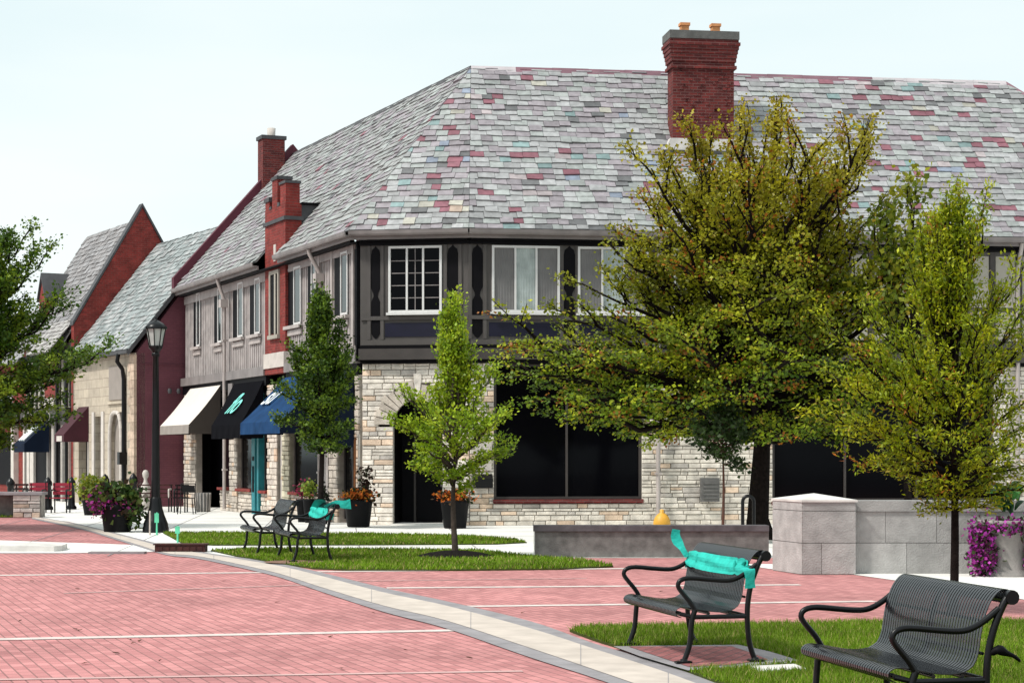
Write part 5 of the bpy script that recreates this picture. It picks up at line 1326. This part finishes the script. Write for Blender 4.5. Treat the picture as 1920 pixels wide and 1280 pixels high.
for i in range(9): bigleaf(m, (px_ + .08, pd, .75), i * .7, rd.uniform(.7, 1.2), rd.uniform(.3, .45), .07, (.03, .13, .03))
m.build('large_leaves', M_leaf, t)
# right concrete planter
px_, pd = X(1888, 26.7), 26.7
t = thing('flower_planter', 'grey stone planter with broad tropical leaves and magenta petunias at the right edge', 'planter', (px_, pd, 0), 'planters with magenta flowers')
m = MB(); m.lathe(px_, pd, [(.36, 0), (.36, .05), (.27, .10), (.29, .35), (.36, .68), (.40, .72), (.40, .78), (.36, .78), (.34, .72), (0, .70)], 20); m.build('pot', M_pottan, t)
pts = cloud(21, 2600, (-.37, -.14, .38), (.15, .2, .32)) + cloud(22, 1900, (.34, -.28, .40), (.15, .2, .34)) + cloud(23, 500, (0, -.3, .70), (.36, .18, .10))
blobflowers('foliage', t, pts[::3], .08, [(.03, .05, .015), (.06, .03, .03), (.05, .08, .02)], M_leaf, 24)
o = blobflowers('flowers', t, pts, .055, [(.36, .02, .32), (.28, .015, .22), (.20, .015, .12), (.42, .06, .36)], M_petal, 25)
m = MB(); rd = random.Random(14)
for i in range(34): bigleaf(m, (px_ + rd.uniform(-.15, .15), pd + rd.uniform(-.15, .15), .85 + rd.uniform(0, .32)), i * 2.4, rd.uniform(.7, 1.4), rd.uniform(.34, .5), .08, [(.025, .11, .025), (.05, .19, .04), (.02, .06, .02)][i % 3])
m.build('large_leaves', M_leaf, t)
# orange flower pots
def opot(px, d, label, sc=1, seed=1, sticks=False):
    x = X(px, d); t = thing('flower_pot', label, 'flower pot', (x, d, 0), 'black pots of orange flowers by the stone entrance')
    m = MB(); m.lathe(x, d, [(.24 * sc, 0), (.26 * sc, .03), (.325 * sc, .56), (.34 * sc, .58), (.34 * sc, .63), (.30 * sc, .63), (.29 * sc, .57), (0, .57)], 18); m.build('pot', M_greenp, t)
    blobflowers('foliage', t, cloud(seed, 260, (0, 0, .70), (.32 * sc, .3, .12)), .1, [(.03, .05, .015), (.07, .04, .02)], M_leaf, seed)
    blobflowers('flowers', t, cloud(seed + 1, 420, (0, -.05, .74), (.34 * sc, .28, .12)), .075, [(.55, .13, .012), (.42, .08, .01), (.62, .24, .03)], M_petal, seed)
    if sticks:
        for q, mt in ((-.09, M_orange), (.0, M_creamaw)):
            m = MB(); m.tube([(x + q, d + .02, .55), (x + q + .01, d + .02, 2.0), (x + q * .6, d + .02, 2.15 + q)], .028, 6); m.build('stake', mt, t)
        blobflowers('tall_stems', t, cloud(seed + 5, 260, (.16, .05, 1.0), (.16, .12, .42)), .09, [(.05, .03, .025), (.08, .04, .03), (.035, .05, .015)], M_leaf, seed)
    return t
opot(672, 44.4, 'black pot of orange flowers with two tall thin poles, left of the stone entrance pillar', seed=50, sticks=True)
opot(853, 43.6, 'black pot of orange flowers beside the arched doorway, behind the young tree', sc=.98, seed=60)
# storefront plants
for i, (px, d, h, cols, lab) in enumerate(((568, 47.6, .95, [(.42, .05, .12), (.3, .03, .08), (.04, .1, .02)], 'pot of pink flowers by the shop window behind the dark young tree'), (581, 47.2, .98, [(.3, .36, .05), (.16, .25, .03)], 'pot of yellow green foliage next to the pink flowers'), (604, 46.3, .82, [(.035, .03, .025), (.03, .045, .02)], 'pot of dark foliage seen just above the teal ribbon'))):
    x = X(px, d); t = thing('flower_pot', lab, 'flower pot', (x, d, 0), 'potted plants along the shop fronts')
    m = MB(); m.lathe(x, d, [(.12, 0), (.17, h * .55), (.18, h * .6), (.15, h * .6), (0, h * .56)], 12); m.build('pot', M_greenp, t)
    blobflowers('foliage', t, cloud(70 + i, 260, (0, 0, h * .84), (.17, .15, .2)), .08, cols, M_leaf, 80 + i)
# yellow green shrub in the far left
x, d = X(173, 53), 53
t = thing('potted_shrub', 'bright yellow green shrub in dark pot left of the stone fronted shop', 'shrub', (x, d, 0))
m = MB(); m.lathe(x, d, [(.22, 0), (.28, .35), (.3, .42), (.25, .42), (0, .4)], 14); m.build('pot', M_greenp, t)
blobflowers('foliage', t, cloud(91, 1300, (0, 0, .72), (.36, .34, .32)), .1, [(.22, .26, .02), (.13, .19, .02), (.33, .34, .04)], M_leaf, 92)
# hydrant
x, d = X(1241, 33.2), 33.2
t = thing('fire_hydrant', 'yellow fire hydrant with only its domed top showing above the low wall', 'hydrant', (x, d, 0))
m = MB(); m.lathe(x, d, [(.15, 0), (.15, .04), (.10, .06), (.10, .42), (.15, .44), (.15, .50), (.145, .54), (.12, .60), (.08, .65), (.035, .68), (.04, .73), (.0, .74)], 16); m.build('body', M_yellow, t)
m = MB(); m.tube([(x - .17, d, .36), (x + .17, d, .36)], .045, 8); m.tube([(x, d - .16, .33), (x, d, .33)], .06, 8); m.build('outlet', M_yellow, t)
# bike rack
x, d = X(1403, 34.5), 34.5; m = MB(); m.tube([(x - .10, d, 0)] + [(x - .10 * math.cos(a), d, .84 + .10 * math.sin(a)) for a in np.linspace(0, math.pi, 9)] + [(x + .10, d, 0)], .032, 8); tag(m.build('bike_rack', M_metal), 'narrow black hoop bike rack beside the big tree trunk', 'bike rack')
# bollards
for px, d, h in ((197, 55, 1.13), (250, 55.5, 1.15), (90, 58, 1.0), (134, 58.5, 1.0), (20, 57, 1.0)):
    x = X(px, d); m = MB(); m.lathe(x, d, [(.16, 0), (.16, .08), (.11, .14), (.10, h * .72), (.13, h * .74), (.13, h * .80), (.12, h * .86), (.06, h * .95), (.0, h)], 12)
    tag(m.build('bollard', M_metal), {197: 'black bollard with pointed top just above the magenta planter', 250: 'black bollard with pointed top at the corner of the purple wall', 90: 'black bollard between the two red seats', 134: 'black bollard right of the red seats', 20: 'black bollard at the far left edge behind the stone wall'}[px], 'bollard', 'black bollards before the far shops')
# red seats in front of the far shops
def seat(px0, px1, d, lab, mat, arms=None, name='cafe_bench', grp='red benches outside the far shops', zt=.86):
    x0, x1 = X(px0, d), X(px1, d); t = thing(name, lab, 'bench', ((x0 + x1) / 2, d, 0), grp)
    m = MB(); 
    for z in (.52, .64, .76): m.box(x0, x1, d + .2, d + .23, z, z + (zt - .76))
    m.build('backrest', mat, t)
    m = MB()
    for k in range(4): m.box(x0, x1, d - .22 + k * .105, d - .13 + k * .105, .42, .445)
    m.build('seat', mat, t)
    for x in (x0 + .05, x1 - .05):
        m = MB(); m.tube([(x, d - .2, 0), (x, d - .2, .42)], .022, 6); m.build('leg', M_metal, t); m = MB(); m.tube([(x, d + .22, 0), (x, d + .22, .52), (x, d + .215, zt)], .022, 6); m.build('leg', M_metal, t)
        m = MB(); m.tube([(x, d + .2, .66), (x, d - .2, .66), (x, d - .22, .62), (x, d - .2, .42)], .025, 6); m.build('armrest', arms or M_metal, t)
    return t
seat(52, 86, 55, 'bright red slatted seat left of the middle bollard outside the far shops', M_red)
seat(96, 131, 55, 'bright red slatted seat right of the middle bollard outside the far shops', M_red)
seat(24, 50, 56, 'dull dark red seat behind the cap of the short stone wall', M_rust, zt=.82)
seat(254, 322, 56, 'dark bench with pale curved arms against the purple wall, behind the lamp post', M_rust, M_whites, grp='dark benches by the purple wall', zt=.80)
seat(326, 352, 55.5, 'small dark bench under the cream awning', M_black, grp='dark benches by the purple wall', zt=.80)
# pale finial post
x, d = X(273, 57.3), 57.3; m = MB(); m.lathe(x, d, [(.13, 0), (.13, .5), (.16, .68), (.12, .76), (.06, .86), (.05, .95), (.09, 1.02), (.10, 1.12), (.06, 1.2), (0, 1.22)], 12); tag(m.build('stone_finial', M_whites), 'pale stone ornament with ball top behind the dark bench by the purple wall', 'ornament')
# grey bin and cafe table in front of cream-awning shop
x, d = X(381, 56), 56; t = thing('waste_bin', 'grey slatted bin in the dark recess under the cream awning', 'bin', (x, d, 0))
m = MB(); m.lathe(x, d, [(.19, 0), (.21, .55), (.19, .56), (.18, .05), (0, .04)], 14); m.build('body', M_greybox, t)
m = MB(); 
for i in range(14): a = 2 * math.pi * i / 14; m.tube([(x + .2 * math.cos(a), d + .2 * math.sin(a), .02), (x + .222 * math.cos(a), d + .222 * math.sin(a), .56)], .012, 4)
m.build('slat', M_whites, t)
x, d = X(350, 54), 54; t = thing('cafe_chair', 'dark thin legged chair at the left end of the shop front', 'chair', (x, d, 0))
m = MB(); m.box(x - .2, x + .2, d - .2, d + .2, .44, .46); m.build('seat', M_metal, t)
m = MB(); m.tube([(x - .2, d + .2, .45), (x - .2, d + .26, .85), (x + .2, d + .26, .85), (x + .2, d + .2, .45)], .018, 6); m.box(x - .18, x + .18, d + .245, d + .265, .6, .8); m.build('backrest', M_metal, t)
for sx in (-1, 1):
    for sy in (-1, 1): m = MB(); m.tube([(x + sx * .18, d + sy * .18, .45), (x + sx * .22, d + sy * .22, 0)], .016, 5); m.build('leg', M_metal, t)
# fallen leaves on the paving
rd = random.Random(77); M_dead = plain('dead_leaf', (.10, .035, .015), .9, .4, 9, .1)
spots = [(245, 1201), (262, 1203), (250, 1207), (142, 1181), (150, 1183), (218, 1226), (160, 1245), (620, 1195), (60, 1090), (152, 1004), (165, 1003), (700, 1150), (300, 1240), (38, 1165), (880, 1235), (520, 1130), (420, 1090), (640, 1255), (980, 1150), (1240, 1110), (760, 1220), (145, 1105)]
for i, (px, py) in enumerate(spots):
    gx, gy = G(px, py); m = MB(); a = rd.uniform(0, 6.28); L = rd.uniform(.018, .038); c, s_ = math.cos(a), math.sin(a)
    q = [(-L, 0, .004), (-L * .3, L * .5, .012), (L * .5, L * .35, .012), (L, 0, .016), (L * .4, -L * .4, .014), (-L * .4, -L * .35, .012)]
    m.face([(gx + x_ * c - y_ * s_, gy + x_ * s_ + y_ * c, .006 + z_) for x_, y_, z_ in q]); m.face([(gx + x_ * c - y_ * s_, gy + x_ * s_ + y_ * c, .003 + z_) for x_, y_, z_ in q][::-1])
    tag(m.build('fallen_leaf', M_dead), 'small curled brown fallen leaf lying on the pink brick paving', 'leaf', 'fallen leaves on the brick paving')
